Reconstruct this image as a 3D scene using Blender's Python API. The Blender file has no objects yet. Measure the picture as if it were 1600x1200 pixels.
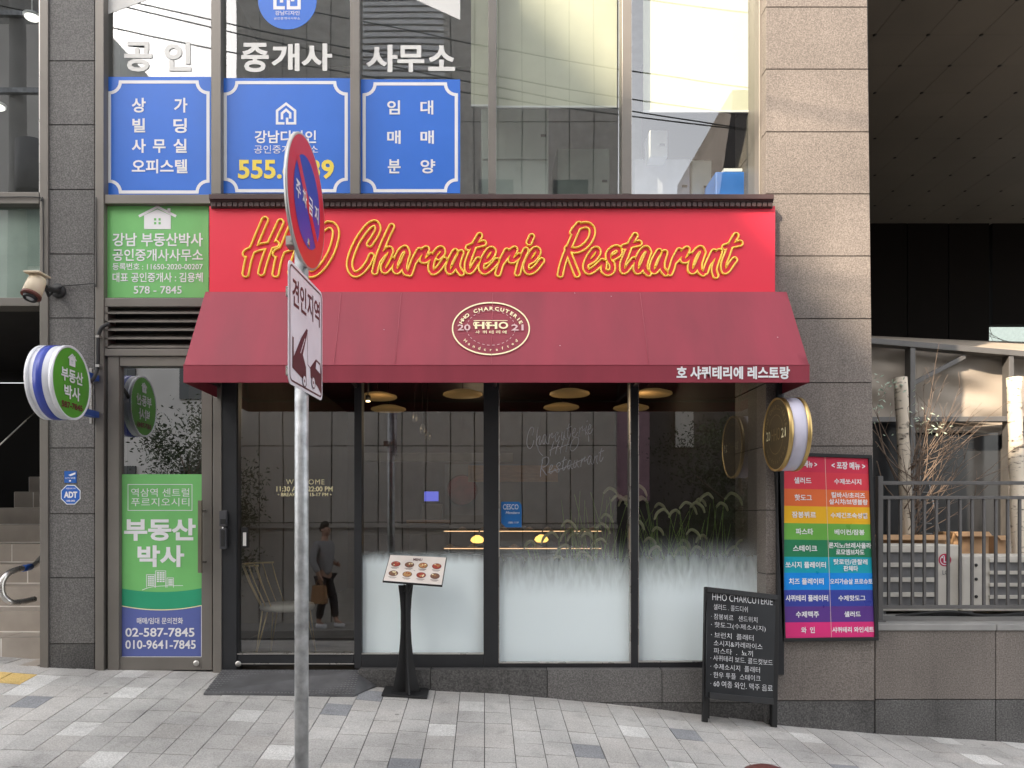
import bpy, bmesh, math, random
import numpy as np
from mathutils import Vector
random.seed(7)
SC = bpy.context.scene
COL = SC.collection
# ---------------------------------------------------------------- camera, light
F, CX, HY, D, CZ = 1220.0, 757.0, 810.0, 5.42, 1.55
cam = bpy.data.objects.new('camera', bpy.data.cameras.new('camera')); COL.objects.link(cam)
cam.location = (0, -D, CZ); cam.rotation_euler = (math.radians(90), 0, 0)
cam.data.sensor_width = 36; cam.data.lens = F/1600*36
cam.data.shift_x = (800-CX)/1600; cam.data.shift_y = (HY-600)/1600
cam.data.clip_start = .05; cam.data.clip_end = 2000
SC.camera = cam
AZ, EL = math.radians(42), math.radians(36.3)
w = bpy.data.worlds.new('World'); SC.world = w; w.use_nodes = True
nt = w.node_tree; bg = nt.nodes['Background']
sky = nt.nodes.new('ShaderNodeTexSky'); sky.sky_type = 'NISHITA'; sky.sun_disc = False
sky.sun_elevation = EL; sky.sun_rotation = math.radians(222); sky.air_density = 1.0; sky.dust_density = 2.0
hs = nt.nodes.new('ShaderNodeHueSaturation'); hs.inputs['Saturation'].default_value = .3
nt.links.new(sky.outputs[0], hs.inputs['Color'])
mx = nt.nodes.new('ShaderNodeMix'); mx.data_type = 'RGBA'; mx.blend_type = 'MULTIPLY'; mx.inputs[0].default_value = 1
mx.inputs[7].default_value = (1.0, .97, .93, 1)
nt.links.new(hs.outputs[0], mx.inputs[6]); nt.links.new(mx.outputs[2], bg.inputs['Color'])
bg.inputs['Strength'].default_value = .15
sl = bpy.data.lights.new('sun', 'SUN'); sl.energy = 2.75; sl.angle = math.radians(.55); sl.color = (1, .83, .64)
sun = bpy.data.objects.new('sun', sl); COL.objects.link(sun)
sdir = Vector((-math.sin(AZ)*math.cos(EL), -math.cos(AZ)*math.cos(EL), math.sin(EL)))
sun.location = sdir*60; sun.rotation_euler = sdir.to_track_quat('Z', 'Y').to_euler()
SC.view_settings.view_transform = 'Standard'; SC.view_settings.look = 'None'
SC.view_settings.exposure = 2.18; SC.view_settings.gamma = 1
SC.cycles.max_bounces = 10; SC.cycles.transparent_max_bounces = 16
SC.cycles.caustics_reflective = False; SC.cycles.caustics_refractive = False
SC.cycles.sample_clamp_indirect = 4

# ---------------------------------------------------------------- helpers
def X(px, y=0): return (px-CX)/F*(D+y)
def Z(py, y=0): return CZ+(HY-py)/F*(D+y)
def P(px, py, y=0): return Vector((X(px, y), y, Z(py, y)))
def plane(y): return lambda a, b: P(a, b, y)
def ray_plane(P0, n):
    P0 = Vector(P0); n = Vector(n)
    o = Vector((0, -D, CZ))
    def f(a, b):
        d = Vector(((a-CX)/F, 1, (HY-b)/F))
        return o + d*((P0-o).dot(n)/d.dot(n))
    return f
def frame(O, U, V):
    O, U, V = Vector(O), Vector(U), Vector(V)
    return lambda a, b: O+U*a+V*b
def bilin(a, b, c, d, pa, pb, pc, pd):
    """maps pixels inside the quad a b c d (tl tr br bl) on the quad of points pa.."""
    src = np.array([a, b, c, d], float); dst = np.array([[0, 0], [1, 0], [1, 1], [0, 1]], float)
    A = []; B = []
    for (x, y), (u, v) in zip(src, dst):
        A += [[x, y, 1, 0, 0, 0, -u*x, -u*y], [0, 0, 0, x, y, 1, -v*x, -v*y]]; B += [u, v]
    h = np.linalg.solve(np.array(A), np.array(B))
    pa, pb, pc, pd = map(Vector, (pa, pb, pc, pd))
    def f(x, y):
        q = h[6]*x+h[7]*y+1
        u = (h[0]*x+h[1]*y+h[2])/q; v = (h[3]*x+h[4]*y+h[5])/q
        return (pa*(1-u)+pb*u)*(1-v)+(pd*(1-u)+pc*u)*v
    return f
def lin(h):
    h = h.lstrip('#'); c = [int(h[i:i+2], 16)/255 for i in (0, 2, 4)]
    return tuple(x/12.92 if x <= .04045 else ((x+.055)/1.055)**2.4 for x in c)
def chaikin_cr(pts, n=6):
    pts = [Vector(p) for p in pts]
    if len(pts) < 3: return pts
    out = []
    for i in range(len(pts)-1):
        p0 = pts[max(i-1, 0)]; p1 = pts[i]; p2 = pts[i+1]; p3 = pts[min(i+2, len(pts)-1)]
        for k in range(n):
            t = k/n
            out.append(.5*((2*p1)+(p2-p0)*t+(2*p0-5*p1+4*p2-p3)*t*t+(3*p1-p0-3*p2+p3)*t**3))
    out.append(pts[-1]); return out

def wloc(o):
    v = Vector((0, 0, 0))
    while o: v += o.location; o = o.parent
    return v
class MB:
    def __init__(s, m=None): s.v = []; s.f = []; s.fm = []; s.ms = []; s.sm = []; s.m = m; s.smooth = False
    def mat(s, m): s.m = m; return s
    def face(s, pts):
        i = len(s.v); s.v += [tuple(p) for p in pts]; s._f(list(range(i, i+len(pts))))
    def _f(s, idx):
        if s.m not in s.ms: s.ms.append(s.m)
        s.f.append(idx); s.fm.append(s.ms.index(s.m)); s.sm.append(s.smooth)
    def hexa(s, p):  # 8 points: bottom 4 ccw, top 4
        i = len(s.v); s.v += [tuple(q) for q in p]
        for q in ((3, 2, 1, 0), (4, 5, 6, 7), (0, 1, 5, 4), (1, 2, 6, 5), (2, 3, 7, 6), (3, 0, 4, 7)): s._f([i+k for k in q])
        return s
    def box(s, x0, x1, y0, y1, z0, z1):
        return s.hexa([(x0, y0, z0), (x1, y0, z0), (x1, y1, z0), (x0, y1, z0), (x0, y0, z1), (x1, y0, z1), (x1, y1, z1), (x0, y1, z1)])
    def pr(s, a, b, c, d, y0, y1):  # rectangle in photo pixels on plane y0, going back to y1
        return s.box(X(a, y0), X(c, y0), y0, y1, Z(d, y0), Z(b, y0))
    def prism(s, pts, off):  # planar polygon pushed by a vector
        off = Vector(off); n = len(pts); i = len(s.v)
        s.v += [tuple(p) for p in pts]+[tuple(Vector(p)+off) for p in pts]
        s._f(list(range(i, i+n))); s._f([i+n+k for k in reversed(range(n))])
        for k in range(n): s._f([i+k, i+n+k, i+n+(k+1) % n, i+(k+1) % n])
        return s
    def pp(s, poly, y0, y1): return s.prism([P(a, b, y0) for a, b in poly], (0, y1-y0, 0))
    def tube(s, path, r, n=8, cap=True, r1=None):
        path = [Vector(p) for p in path]; N = len(path); i0 = len(s.v); up = None
        for k, p in enumerate(path):
            t = (path[min(k+1, N-1)]-path[max(k-1, 0)])
            t = t.normalized() if t.length > 1e-9 else Vector((0, 0, 1))
            if up is None:
                up = t.orthogonal().normalized()
            up = (up-t*up.dot(t)); up = up.normalized() if up.length > 1e-6 else t.orthogonal().normalized()
            b = t.cross(up)
            rr = (r if r1 is None else r+(r1-r)*k/max(N-1, 1)) if not isinstance(r, (list, tuple)) else r[k]
            for j in range(n):
                a = 2*math.pi*j/n; s.v.append(tuple(p+(up*math.cos(a)+b*math.sin(a))*rr))
        sm = s.smooth; s.smooth = True
        for k in range(N-1):
            for j in range(n): s._f([i0+k*n+j, i0+k*n+(j+1) % n, i0+(k+1)*n+(j+1) % n, i0+(k+1)*n+j])
        s.smooth = False
        if cap: s._f([i0+j for j in reversed(range(n))]); s._f([i0+(N-1)*n+j for j in range(n)])
        s.smooth = sm; return s
    def lathe(s, c, axis, prof, n=24, smooth=True):  # prof: (along axis, radius)
        c = Vector(c); ax = Vector(axis).normalized(); u = ax.orthogonal().normalized(); v = ax.cross(u); i0 = len(s.v)
        for a, r in prof:
            for j in range(n):
                t = 2*math.pi*j/n; s.v.append(tuple(c+ax*a+(u*math.cos(t)+v*math.sin(t))*r))
        sm = s.smooth; s.smooth = smooth
        for k in range(len(prof)-1):
            for j in range(n): s._f([i0+k*n+j, i0+k*n+(j+1) % n, i0+(k+1)*n+(j+1) % n, i0+(k+1)*n+j])
        s.smooth = False
        if prof[0][1] > 1e-5: s._f([i0+j for j in reversed(range(n))])
        if prof[-1][1] > 1e-5: s._f([i0+(len(prof)-1)*n+j for j in range(n)])
        s.smooth = sm; return s
    def stroke(s, pts, wd, M, closed=False, lift=(0, 0, 0)):  # flat line of width wd in map units
        lift = Vector(lift); pts = [Vector((p[0], p[1])) for p in pts]; n = len(pts); L = []; R = []
        for k in range(n):
            a = pts[(k-1) % n] if (closed or k) else pts[k]; b = pts[(k+1) % n] if (closed or k < n-1) else pts[k]
            t1 = (pts[k]-a); t2 = (b-pts[k])
            t1 = t1.normalized() if t1.length > 1e-9 else t2.normalized(); t2 = t2.normalized() if t2.length > 1e-9 else t1
            t = (t1+t2); t = t.normalized() if t.length > 1e-6 else t1
            nn = Vector((-t.y, t.x)); c = max(.35, nn.dot(Vector((-t1.y, t1.x))))
            L.append(pts[k]+nn*wd/2/c); R.append(pts[k]-nn*wd/2/c)
        for k in range(n if closed else n-1):
            q = (k+1) % n
            s.face([M(*p)+lift for p in (L[k], L[q], R[q], R[k])])
        return s
    def flat(s, pts, M, lift=(0, 0, 0)):
        lift = Vector(lift); s.face([M(*p)+lift for p in pts]); return s
    def build(s, name, parent=None, bevel=0, weld=False):
        me = bpy.data.meshes.new(name); w0 = wloc(parent) if parent else Vector((0, 0, 0))
        me.from_pydata([tuple(Vector(v)-w0) for v in s.v], [], s.f)
        for m in s.ms: me.materials.append(m)
        me.polygons.foreach_set('material_index', s.fm); me.polygons.foreach_set('use_smooth', s.sm)
        me.update()
        if weld or not getattr(s, 'nofix', False):
            bm = bmesh.new(); bm.from_mesh(me)
            if weld: bmesh.ops.remove_doubles(bm, verts=bm.verts, dist=1e-5)
            bmesh.ops.recalc_face_normals(bm, faces=bm.faces)
            bm.to_mesh(me); bm.free()
        o = bpy.data.objects.new(name, me); COL.objects.link(o)
        if parent: o.parent = parent
        if bevel:
            b = o.modifiers.new('bevel', 'BEVEL'); b.width = bevel; b.segments = 2; b.limit_method = 'ANGLE'; b.angle_limit = math.radians(50)
        return o
def tag(o, label, cat, group=None, kind=None):
    o['label'] = label; o['category'] = cat
    if group: o['group'] = group
    if kind: o['kind'] = kind
    return o
def thing(name, loc, label, cat, group=None):
    o = bpy.data.objects.new(name, None); COL.objects.link(o); o.location = loc; o.empty_display_size = .1
    return tag(o, label, cat, group)
def struct(o, label=None):
    o['kind'] = 'structure'
    if label: o['label'] = label
    return o
def copy_tree(o, parent=None):
    c = o.copy(); COL.objects.link(c)
    if parent: c.parent = parent
    for ch in list(o.children): copy_tree(ch, c)
    return c

# ---- text
def text_mesh(s, bold=0., shear=0., spacing=1.):
    c = bpy.data.curves.new('txt', 'FONT'); c.body = s; c.offset = bold; c.resolution_u = 3; c.shear = shear; c.space_character = spacing
    o = bpy.data.objects.new('txt', c)
    me = bpy.data.meshes.new_from_object(o)
    v = [(q.co.x, q.co.y) for q in me.vertices]; f = [list(p.vertices) for p in me.polygons]
    bpy.data.objects.remove(o); bpy.data.curves.remove(c); bpy.data.meshes.remove(me)
    return v, f
def add_text(mb, s, r, M, bold=.02, shear=0., lift=(0, -.0015, 0), spacing=1., keep=False):
    """writes s into the map rectangle r = (left, top, right, bottom)"""
    v, f = text_mesh(s, bold, shear, spacing)
    if not v: return
    xs = [p[0] for p in v]; ys = [p[1] for p in v]
    x0, x1, y0, y1 = min(xs), max(xs), min(ys), max(ys)
    L, T, R, B = r; lift = Vector(lift); i = len(mb.v)
    sx = (R-L)/(x1-x0); sy = (B-T)/(y1-y0)
    if keep:
        sg = 1 if sx > 0 else -1
        sx = sg*min(abs(sx), abs(sy)); L = (L+R)/2-(x1-x0)*sx/2
    for a, b in v:
        mb.v.append(tuple(M(L+(a-x0)*sx, T+(y1-b)*sy)+lift))
    for q in f: mb._f([i+k for k in q])
def T(s, r, M, m, parent, **k):
    mb = MB(m); add_text(mb, s, r, M, **k); mb.nofix = True
    return mb.build('lettering', parent)
def arc_text(mb, s, c, rx, ry, a0, a1, h, M, bold=.02, lift=(0, -.0015, 0), flip=False, wide=1.):
    """letters along an ellipse from angle a0 to a1 (degrees, 90 = up), map units with v down"""
    n = len(s); lift = Vector(lift)
    for k, ch in enumerate(s):
        if ch == ' ': continue
        a = math.radians(a0+(a1-a0)*k/(n-1))
        v, f = text_mesh(ch, bold); xs = [p[0] for p in v]; cx = (min(xs)+max(xs))/2
        px, py = c[0]+rx*math.cos(a), c[1]-ry*math.sin(a)
        nx, ny = math.cos(a)/rx, math.sin(a)/ry; q = math.hypot(nx, ny); nx /= q; ny /= q
        if flip: nx, ny = -nx, -ny
        ux, uy = ny, -nx  # reading direction (up-axis turned clockwise), v up here
        i = len(mb.v); sc = h/.7
        for (p, r_) in v:
            u = (p-cx)*sc*wide; vv = (r_-.35)*sc
            mb.v.append(tuple(M(px+ux*u+nx*vv, py-(uy*u+ny*vv))+lift))
        for g in f: mb._f([i+k2 for k2 in g])

# ---------------------------------------------------------------- materials
def newmat(name):
    m = bpy.data.materials.new(name); m.use_nodes = True
    return m, m.node_tree, m.node_tree.nodes['Principled BSDF']
def mat(name, col, rough=.6, metal=0., spec=.5, var=.12, scale=6., bump=0., bscale=60., emit=0., coords='Object', stretch=(1, 1, 1)):
    if isinstance(col, str): col = lin(col)
    m, t, b = newmat(name)
    b.inputs['Roughness'].default_value = rough; b.inputs['Metallic'].default_value = metal
    b.inputs['Specular IOR Level'].default_value = spec
    b.inputs['Base Color'].default_value = (*col, 1)
    tc = t.nodes.new('ShaderNodeTexCoord'); mp = t.nodes.new('ShaderNodeMapping'); mp.inputs['Scale'].default_value = stretch
    t.links.new(tc.outputs[coords], mp.inputs[0])
    if var:
        nz = t.nodes.new('ShaderNodeTexNoise'); nz.inputs['Scale'].default_value = scale; nz.inputs['Detail'].default_value = 6
        t.links.new(mp.outputs[0], nz.inputs['Vector'])
        rp = t.nodes.new('ShaderNodeMapRange'); rp.inputs[1].default_value = .3; rp.inputs[2].default_value = .7
        rp.inputs[3].default_value = 1-var; rp.inputs[4].default_value = 1+var
        t.links.new(nz.outputs[0], rp.inputs[0])
        mu = t.nodes.new('ShaderNodeMix'); mu.data_type = 'RGBA'; mu.blend_type = 'MULTIPLY'; mu.inputs[0].default_value = 1
        mu.inputs[6].default_value = (*col, 1); t.links.new(rp.outputs[0], mu.inputs[7]); t.links.new(mu.outputs[2], b.inputs['Base Color'])
        r2 = t.nodes.new('ShaderNodeMapRange'); r2.inputs[3].default_value = max(0, rough-.08); r2.inputs[4].default_value = min(1, rough+.08)
        t.links.new(nz.outputs[0], r2.inputs[0]); t.links.new(r2.outputs[0], b.inputs['Roughness'])
    if bump:
        n2 = t.nodes.new('ShaderNodeTexNoise'); n2.inputs['Scale'].default_value = bscale; n2.inputs['Detail'].default_value = 4
        t.links.new(mp.outputs[0], n2.inputs['Vector'])
        bp = t.nodes.new('ShaderNodeBump'); bp.inputs['Strength'].default_value = bump; bp.inputs['Distance'].default_value = .01
        t.links.new(n2.outputs[0], bp.inputs['Height']); t.links.new(bp.outputs[0], b.inputs['Normal'])
    if emit:
        b.inputs['Emission Color'].default_value = (*col, 1); b.inputs['Emission Strength'].default_value = emit
    return m
def granite(name, dark, mid, light, rough=.5, stain=.0, sc=95., slab=.09, gum=False):
    m, t, b = newmat(name); tc = t.nodes.new('ShaderNodeTexCoord')
    n1 = t.nodes.new('ShaderNodeTexNoise'); n1.inputs['Scale'].default_value = sc; n1.inputs['Detail'].default_value = 3; n1.inputs['Roughness'].default_value = .7
    t.links.new(tc.outputs['Object'], n1.inputs['Vector'])
    r = t.nodes.new('ShaderNodeValToRGB'); e = r.color_ramp.elements
    e[0].position = .36; e[0].color = (*dark, 1); e[1].position = .66; e[1].color = (*light, 1)
    k = e.new(.5); k.color = (*mid, 1)
    t.links.new(n1.outputs[0], r.inputs[0])
    n2 = t.nodes.new('ShaderNodeTexNoise'); n2.inputs['Scale'].default_value = 1.7; n2.inputs['Detail'].default_value = 7
    t.links.new(tc.outputs['Object'], n2.inputs['Vector'])
    mr = t.nodes.new('ShaderNodeMapRange'); mr.inputs[1].default_value = .3; mr.inputs[2].default_value = .7; mr.inputs[3].default_value = .84-stain; mr.inputs[4].default_value = 1.14+stain
    t.links.new(n2.outputs[0], mr.inputs[0])
    mu = t.nodes.new('ShaderNodeMix'); mu.data_type = 'RGBA'; mu.blend_type = 'MULTIPLY'; mu.inputs[0].default_value = 1
    t.links.new(r.outputs[0], mu.inputs[6]); ge = t.nodes.new('ShaderNodeNewGeometry'); ri = t.nodes.new('ShaderNodeMapRange'); ri.inputs[3].default_value = 1-slab; ri.inputs[4].default_value = 1+slab
    t.links.new(ge.outputs['Random Per Island'], ri.inputs[0])
    mp = t.nodes.new('ShaderNodeMapping'); mp.inputs['Scale'].default_value = (9, 9, .8); t.links.new(tc.outputs['Object'], mp.inputs[0])
    n4 = t.nodes.new('ShaderNodeTexNoise'); n4.inputs['Scale'].default_value = 1; n4.inputs['Detail'].default_value = 5; t.links.new(mp.outputs[0], n4.inputs['Vector'])
    st = t.nodes.new('ShaderNodeMapRange'); st.inputs[1].default_value = .55; st.inputs[2].default_value = .75; st.inputs[3].default_value = 1; st.inputs[4].default_value = .80
    t.links.new(n4.outputs[0], st.inputs[0])
    x1 = t.nodes.new('ShaderNodeMath'); x1.operation = 'MULTIPLY'; t.links.new(mr.outputs[0], x1.inputs[0]); t.links.new(ri.outputs[0], x1.inputs[1])
    x2 = t.nodes.new('ShaderNodeMath'); x2.operation = 'MULTIPLY'; t.links.new(x1.outputs[0], x2.inputs[0]); t.links.new(st.outputs[0], x2.inputs[1]); last = x2
    if gum:
        for vs, th, dk in ((2.6, .045, .55), (7.3, .05, .72)):
            vo = t.nodes.new('ShaderNodeTexVoronoi'); vo.inputs['Scale'].default_value = vs; t.links.new(tc.outputs['Object'], vo.inputs['Vector'])
            vr = t.nodes.new('ShaderNodeMapRange'); vr.inputs[1].default_value = th*.7; vr.inputs[2].default_value = th; vr.inputs[3].default_value = dk; vr.inputs[4].default_value = 1
            t.links.new(vo.outputs['Distance'], vr.inputs[0]); x3 = t.nodes.new('ShaderNodeMath'); x3.operation = 'MULTIPLY'
            t.links.new(last.outputs[0], x3.inputs[0]); t.links.new(vr.outputs[0], x3.inputs[1]); last = x3
    t.links.new(last.outputs[0], mu.inputs[7]); t.links.new(mu.outputs[2], b.inputs['Base Color'])
    b.inputs['Roughness'].default_value = rough; b.inputs['Specular IOR Level'].default_value = .35
    bp = t.nodes.new('ShaderNodeBump'); bp.inputs['Strength'].default_value = .12; bp.inputs['Distance'].default_value = .004
    t.links.new(n1.outputs[0], bp.inputs['Height']); t.links.new(bp.outputs[0], b.inputs['Normal'])
    return m
def glass(name, tint=(.8, .84, .82), r0=.14, dirt=.0):
    m = bpy.data.materials.new(name); m.use_nodes = True; t = m.node_tree; t.nodes.clear()
    out = t.nodes.new('ShaderNodeOutputMaterial'); tr = t.nodes.new('ShaderNodeBsdfTransparent'); tr.inputs[0].default_value = (*tint, 1)
    gl = t.nodes.new('ShaderNodeBsdfGlossy'); gl.inputs['Roughness'].default_value = 0.0
    tc = t.nodes.new('ShaderNodeTexCoord'); nz = t.nodes.new('ShaderNodeTexNoise'); nz.inputs['Scale'].default_value = .9; nz.inputs['Detail'].default_value = 1
    t.links.new(tc.outputs['Object'], nz.inputs['Vector'])
    bp = t.nodes.new('ShaderNodeBump'); bp.inputs['Strength'].default_value = .03; bp.inputs['Distance'].default_value = .05
    t.links.new(nz.outputs[0], bp.inputs['Height']); t.links.new(bp.outputs[0], gl.inputs['Normal'])
    lw = t.nodes.new('ShaderNodeLayerWeight'); lw.inputs[0].default_value = .5
    pw = t.nodes.new('ShaderNodeMath'); pw.operation = 'POWER'; pw.inputs[1].default_value = 4
    t.links.new(lw.outputs['Facing'], pw.inputs[0])
    mr = t.nodes.new('ShaderNodeMapRange'); mr.inputs[3].default_value = r0; mr.inputs[4].default_value = .9
    t.links.new(pw.outputs[0], mr.inputs[0])
    mix = t.nodes.new('ShaderNodeMixShader'); t.links.new(mr.outputs[0], mix.inputs[0]); t.links.new(tr.outputs[0], mix.inputs[1]); t.links.new(gl.outputs[0], mix.inputs[2])
    t.links.new(mix.outputs[0], out.inputs[0]); return m
def frosted(name, z0, z1):
    """etched film: clear above height z1, opaque milky below z0, grass-blade streaks between"""
    m = bpy.data.materials.new(name); m.use_nodes = True; t = m.node_tree; t.nodes.clear()
    out = t.nodes.new('ShaderNodeOutputMaterial'); tr = t.nodes.new('ShaderNodeBsdfTransparent')
    di = t.nodes.new('ShaderNodeBsdfPrincipled'); di.inputs['Base Color'].default_value = (.80, .895, .92, 1); di.inputs['Roughness'].default_value = .35
    tc = t.nodes.new('ShaderNodeTexCoord'); sp = t.nodes.new('ShaderNodeSeparateXYZ'); t.links.new(tc.outputs['Object'], sp.inputs[0])
    mr = t.nodes.new('ShaderNodeMapRange'); mr.interpolation_type = 'SMOOTHSTEP'
    mr.inputs[1].default_value = z1; mr.inputs[2].default_value = z0; mr.inputs[3].default_value = 0; mr.inputs[4].default_value = 1
    t.links.new(sp.outputs[2], mr.inputs[0])
    mp = t.nodes.new('ShaderNodeMapping'); mp.inputs['Scale'].default_value = (30, 1, 7); mp.inputs['Rotation'].default_value = (0, .25, 0)
    t.links.new(tc.outputs['Object'], mp.inputs[0])
    nz = t.nodes.new('ShaderNodeTexNoise'); nz.inputs['Scale'].default_value = 1.; nz.inputs['Detail'].default_value = 3; nz.inputs['Distortion'].default_value = .6
    t.links.new(mp.outputs[0], nz.inputs['Vector'])
    n3 = t.nodes.new('ShaderNodeMapRange'); n3.inputs[1].default_value = .3; n3.inputs[2].default_value = .7; n3.inputs[3].default_value = -.13; n3.inputs[4].default_value = .13
    t.links.new(nz.outputs[0], n3.inputs[0])
    om = t.nodes.new('ShaderNodeMath'); om.operation = 'SUBTRACT'; om.inputs[0].default_value = 1; t.links.new(mr.outputs[0], om.inputs[1])
    bw = t.nodes.new('ShaderNodeMath'); bw.operation = 'MULTIPLY'; t.links.new(mr.outputs[0], bw.inputs[0]); t.links.new(om.outputs[0], bw.inputs[1])
    b4 = t.nodes.new('ShaderNodeMath'); b4.operation = 'MULTIPLY'; b4.inputs[1].default_value = 3.4; t.links.new(bw.outputs[0], b4.inputs[0])
    m5 = t.nodes.new('ShaderNodeMath'); m5.operation = 'MULTIPLY_ADD'; m5.use_clamp = True
    t.links.new(b4.outputs[0], m5.inputs[0]); t.links.new(n3.outputs[0], m5.inputs[1]); t.links.new(mr.outputs[0], m5.inputs[2])
    mix = t.nodes.new('ShaderNodeMixShader'); t.links.new(m5.outputs[0], mix.inputs[0]); t.links.new(tr.outputs[0], mix.inputs[1]); t.links.new(di.outputs[0], mix.inputs[2])
    t.links.new(mix.outputs[0], out.inputs[0]); return m

G = dict
M_ = {}
M_['granite'] = granite('grey_granite', (.084, .081, .079), (.133, .127, .123), (.212, .205, .199), sc=112.)
M_['granite2'] = granite('sun_tinted_granite', (.112, .097, .087), (.168, .147, .132), (.25, .220, .198), sc=112.)  # same stone as the left pillar, with a pinkish sunlit tone put into the colour
M_['granite_dark'] = granite('dark_granite', (.048, .047, .046), (.088, .085, .083), (.145, .14, .136), stain=.25)
M_['joint'] = mat('dark_joint', (.055, .052, .048), .9)
M_['bronze'] = mat('bronze_aluminium', (.185, .17, .152), .42, .35, var=.08, scale=3)
M_['charcoal'] = mat('charcoal_aluminium', (.022, .023, .026), .42, .1, var=.12, scale=4)
M_['black'] = mat('black_paint', (.012, .012, .013), .5)
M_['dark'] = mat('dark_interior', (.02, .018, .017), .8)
M_['glass'] = glass('window_glass', r0=.16)
M_['glass_up'] = glass('upper_glass', (.82, .86, .83), .19)
M_['glass_mirror'] = glass('tinted_mirror_glass', (.6, .63, .62), .42)
M_['glass_shop'] = glass('shop_glass', (.78, .8, .78), .22)
M_['blue'] = mat('blue_film', '2f6fd2', .4, var=.03)
M_['white'] = mat('white_vinyl', (.8, .8, .82), .45, var=.03)
M_['offwhite'] = mat('offwhite_vinyl', (.72, .71, .68), .5, var=.04)
M_['yellow'] = mat('yellow_vinyl', (.85, .66, .09), .45, var=.03)
M_['green'] = mat('green_film', '76bf70', .4, var=.04)
M_['dgreen'] = mat('deep_green_film', '2c9a72', .4, var=.03)
M_['lilac'] = mat('lilac_blue_film', '5a66a6', .4, var=.03)
M_['red'] = mat('red_sign_panel', (.78, .028, .062), .45, var=.05, scale=1.2)
M_['awning'] = mat('burgundy_awning_cloth', (.255, .026, .047), .62, var=.14, scale=1., bump=.2, bscale=2.2, stretch=(5, 1.2, 1.2))
M_['brown'] = mat('brown_moulding', (.062, .033, .032), .5, var=.1)
M_['neon'] = mat('yellow_letter_edge', (1., .68, .12), .35, var=.03)
M_['neon2'] = mat('yellow_letter_body', (.95, .60, .03), .5, var=.03)
M_['cream'] = mat('cream_print', (.84, .76, .47), .5, var=.03)
M_['pinkish'] = mat('faded_print', (.62, .42, .42), .5, var=.03)
M_['galv'] = mat('galvanised_steel', (.42, .43, .44), .48, .6, var=.34, scale=17, bump=.1, bscale=40)
M_['steel'] = mat('stainless_steel', (.6, .58, .55), .28, .9, var=.05)
M_['signred'] = mat('sign_red', (.62, .025, .045), .35, var=.06)
M_['signblue'] = mat('sign_blue', (.022, .055, .40), .35, var=.06)
M_['signwhite'] = mat('sign_white', (.72, .70, .76), .35, var=.05)
M_['signback'] = mat('sign_aluminium', (.5, .5, .5), .4, .7)
M_['maroonink'] = mat('maroon_ink', (.085, .02, .028), .5)
M_['dullgold'] = mat('dull_gold_print', (.26, .19, .085), .5, .3)
M_['gold'] = mat('brushed_gold', (.60, .42, .17), .35, .85, var=.1)
M_['goldwire'] = mat('gold_wire', (.80, .60, .30), .4, .35)
M_['bronze_face'] = mat('dark_bronze_face', (.10, .072, .035), .45, .5, var=.12)
M_['acrylic'] = mat('white_acrylic', (.62, .60, .72), .4, var=.03)
M_['beige'] = mat('beige_plastic', (.62, .52, .38), .5, var=.06)
M_['rubber'] = mat('black_rubber', (.02, .02, .02), .6)
M_['stairtile'] = mat('stair_tile', (.36, .315, .27), .5, var=.12, scale=5)
M_['grout'] = mat('pale_grout', (.72, .69, .64), .8)
M_['blind'] = mat('cream_roller_blind', (.66, .655, .54), .8, var=.04)
M_['officewall'] = mat('office_wall', (.72, .72, .74), .8)
M_['cabinet'] = mat('pale_cabinet', (.55, .60, .57), .5, var=.05)
M_['wood'] = mat('warm_wood', (.30, .17, .08), .5, var=.2, scale=8, stretch=(1, 1, 6))
M_['canvas'] = mat('beige_canvas', (.30, .26, .215), .8, var=.12, scale=2)
M_['tentmetal'] = mat('tent_frame_metal', (.13, .125, .12), .5, .4)
M_['rail'] = mat('grey_railing_paint', (.115, .11, .108), .5, .2)
M_['ac'] = mat('cream_metal_case', (.62, .59, .53), .5, var=.06)
M_['acgrey'] = mat('grey_louvre', (.16, .16, .165), .5)
M_['bark'] = None
M_['twig'] = mat('brown_twig', (.15, .105, .075), .7)
M_['leafpale'] = mat('pale_green_leaf', (.38, .46, .36), .6)
M_['skin'] = mat('skin', (.5, .3, .22), .5)
M_['jacket'] = mat('grey_jacket', (.33, .33, .34), .9)
M_['navy'] = mat('dark_trousers', (.03, .03, .035), .9)
M_['hair'] = mat('black_hair', (.015, .012, .01), .6)
M_['tan'] = mat('tan_bag', (.35, .19, .09), .8)
M_['cardboard'] = mat('cardboard', (.42, .26, .14), .8, var=.1)
M_['reed'] = mat('reed_green', (.30, .46, .11), .6, var=.3)
M_['reedhead'] = mat('reed_seed_head', (.62, .62, .38), .8, var=.2)
M_['foliage'] = mat('dark_foliage', (.05, .075, .03), .6, var=.4)
M_['chalk'] = mat('chalk', (.74, .74, .76), .9, var=.15, scale=40)
M_['slate'] = mat('blackboard', (.010, .011, .013), .32, var=.5, scale=3)
M_['concrete'] = mat('concrete', (.35, .34, .32), .8, var=.15, scale=3, bump=.1)
M_['asphalt'] = mat('asphalt', (.05, .05, .05), .85, var=.2, scale=30, bump=.3, bscale=200)
M_['cladding'] = mat('grey_cladding', (.52, .49, .45), .55, var=.12, scale=1.2)
M_['lamp'] = mat('warm_lamp_shade', (.45, .28, .11), .6, emit=.05)
M_['bulb'] = mat('glowing_bulb', (1., .72, .35), .4, emit=3.)
M_['warmstrip'] = mat('warm_shelf_light', (1., .66, .36), .4, emit=.5)
M_['screen'] = mat('blue_screen', (.06, .07, .35), .3, emit=.6)
M_['lamplit'] = mat('lit_diffuser', (1., .97, .9), .5, emit=.6)
M_['tealwall'] = mat('pale_far_wall', (.13, .17, .175), .8)
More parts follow.
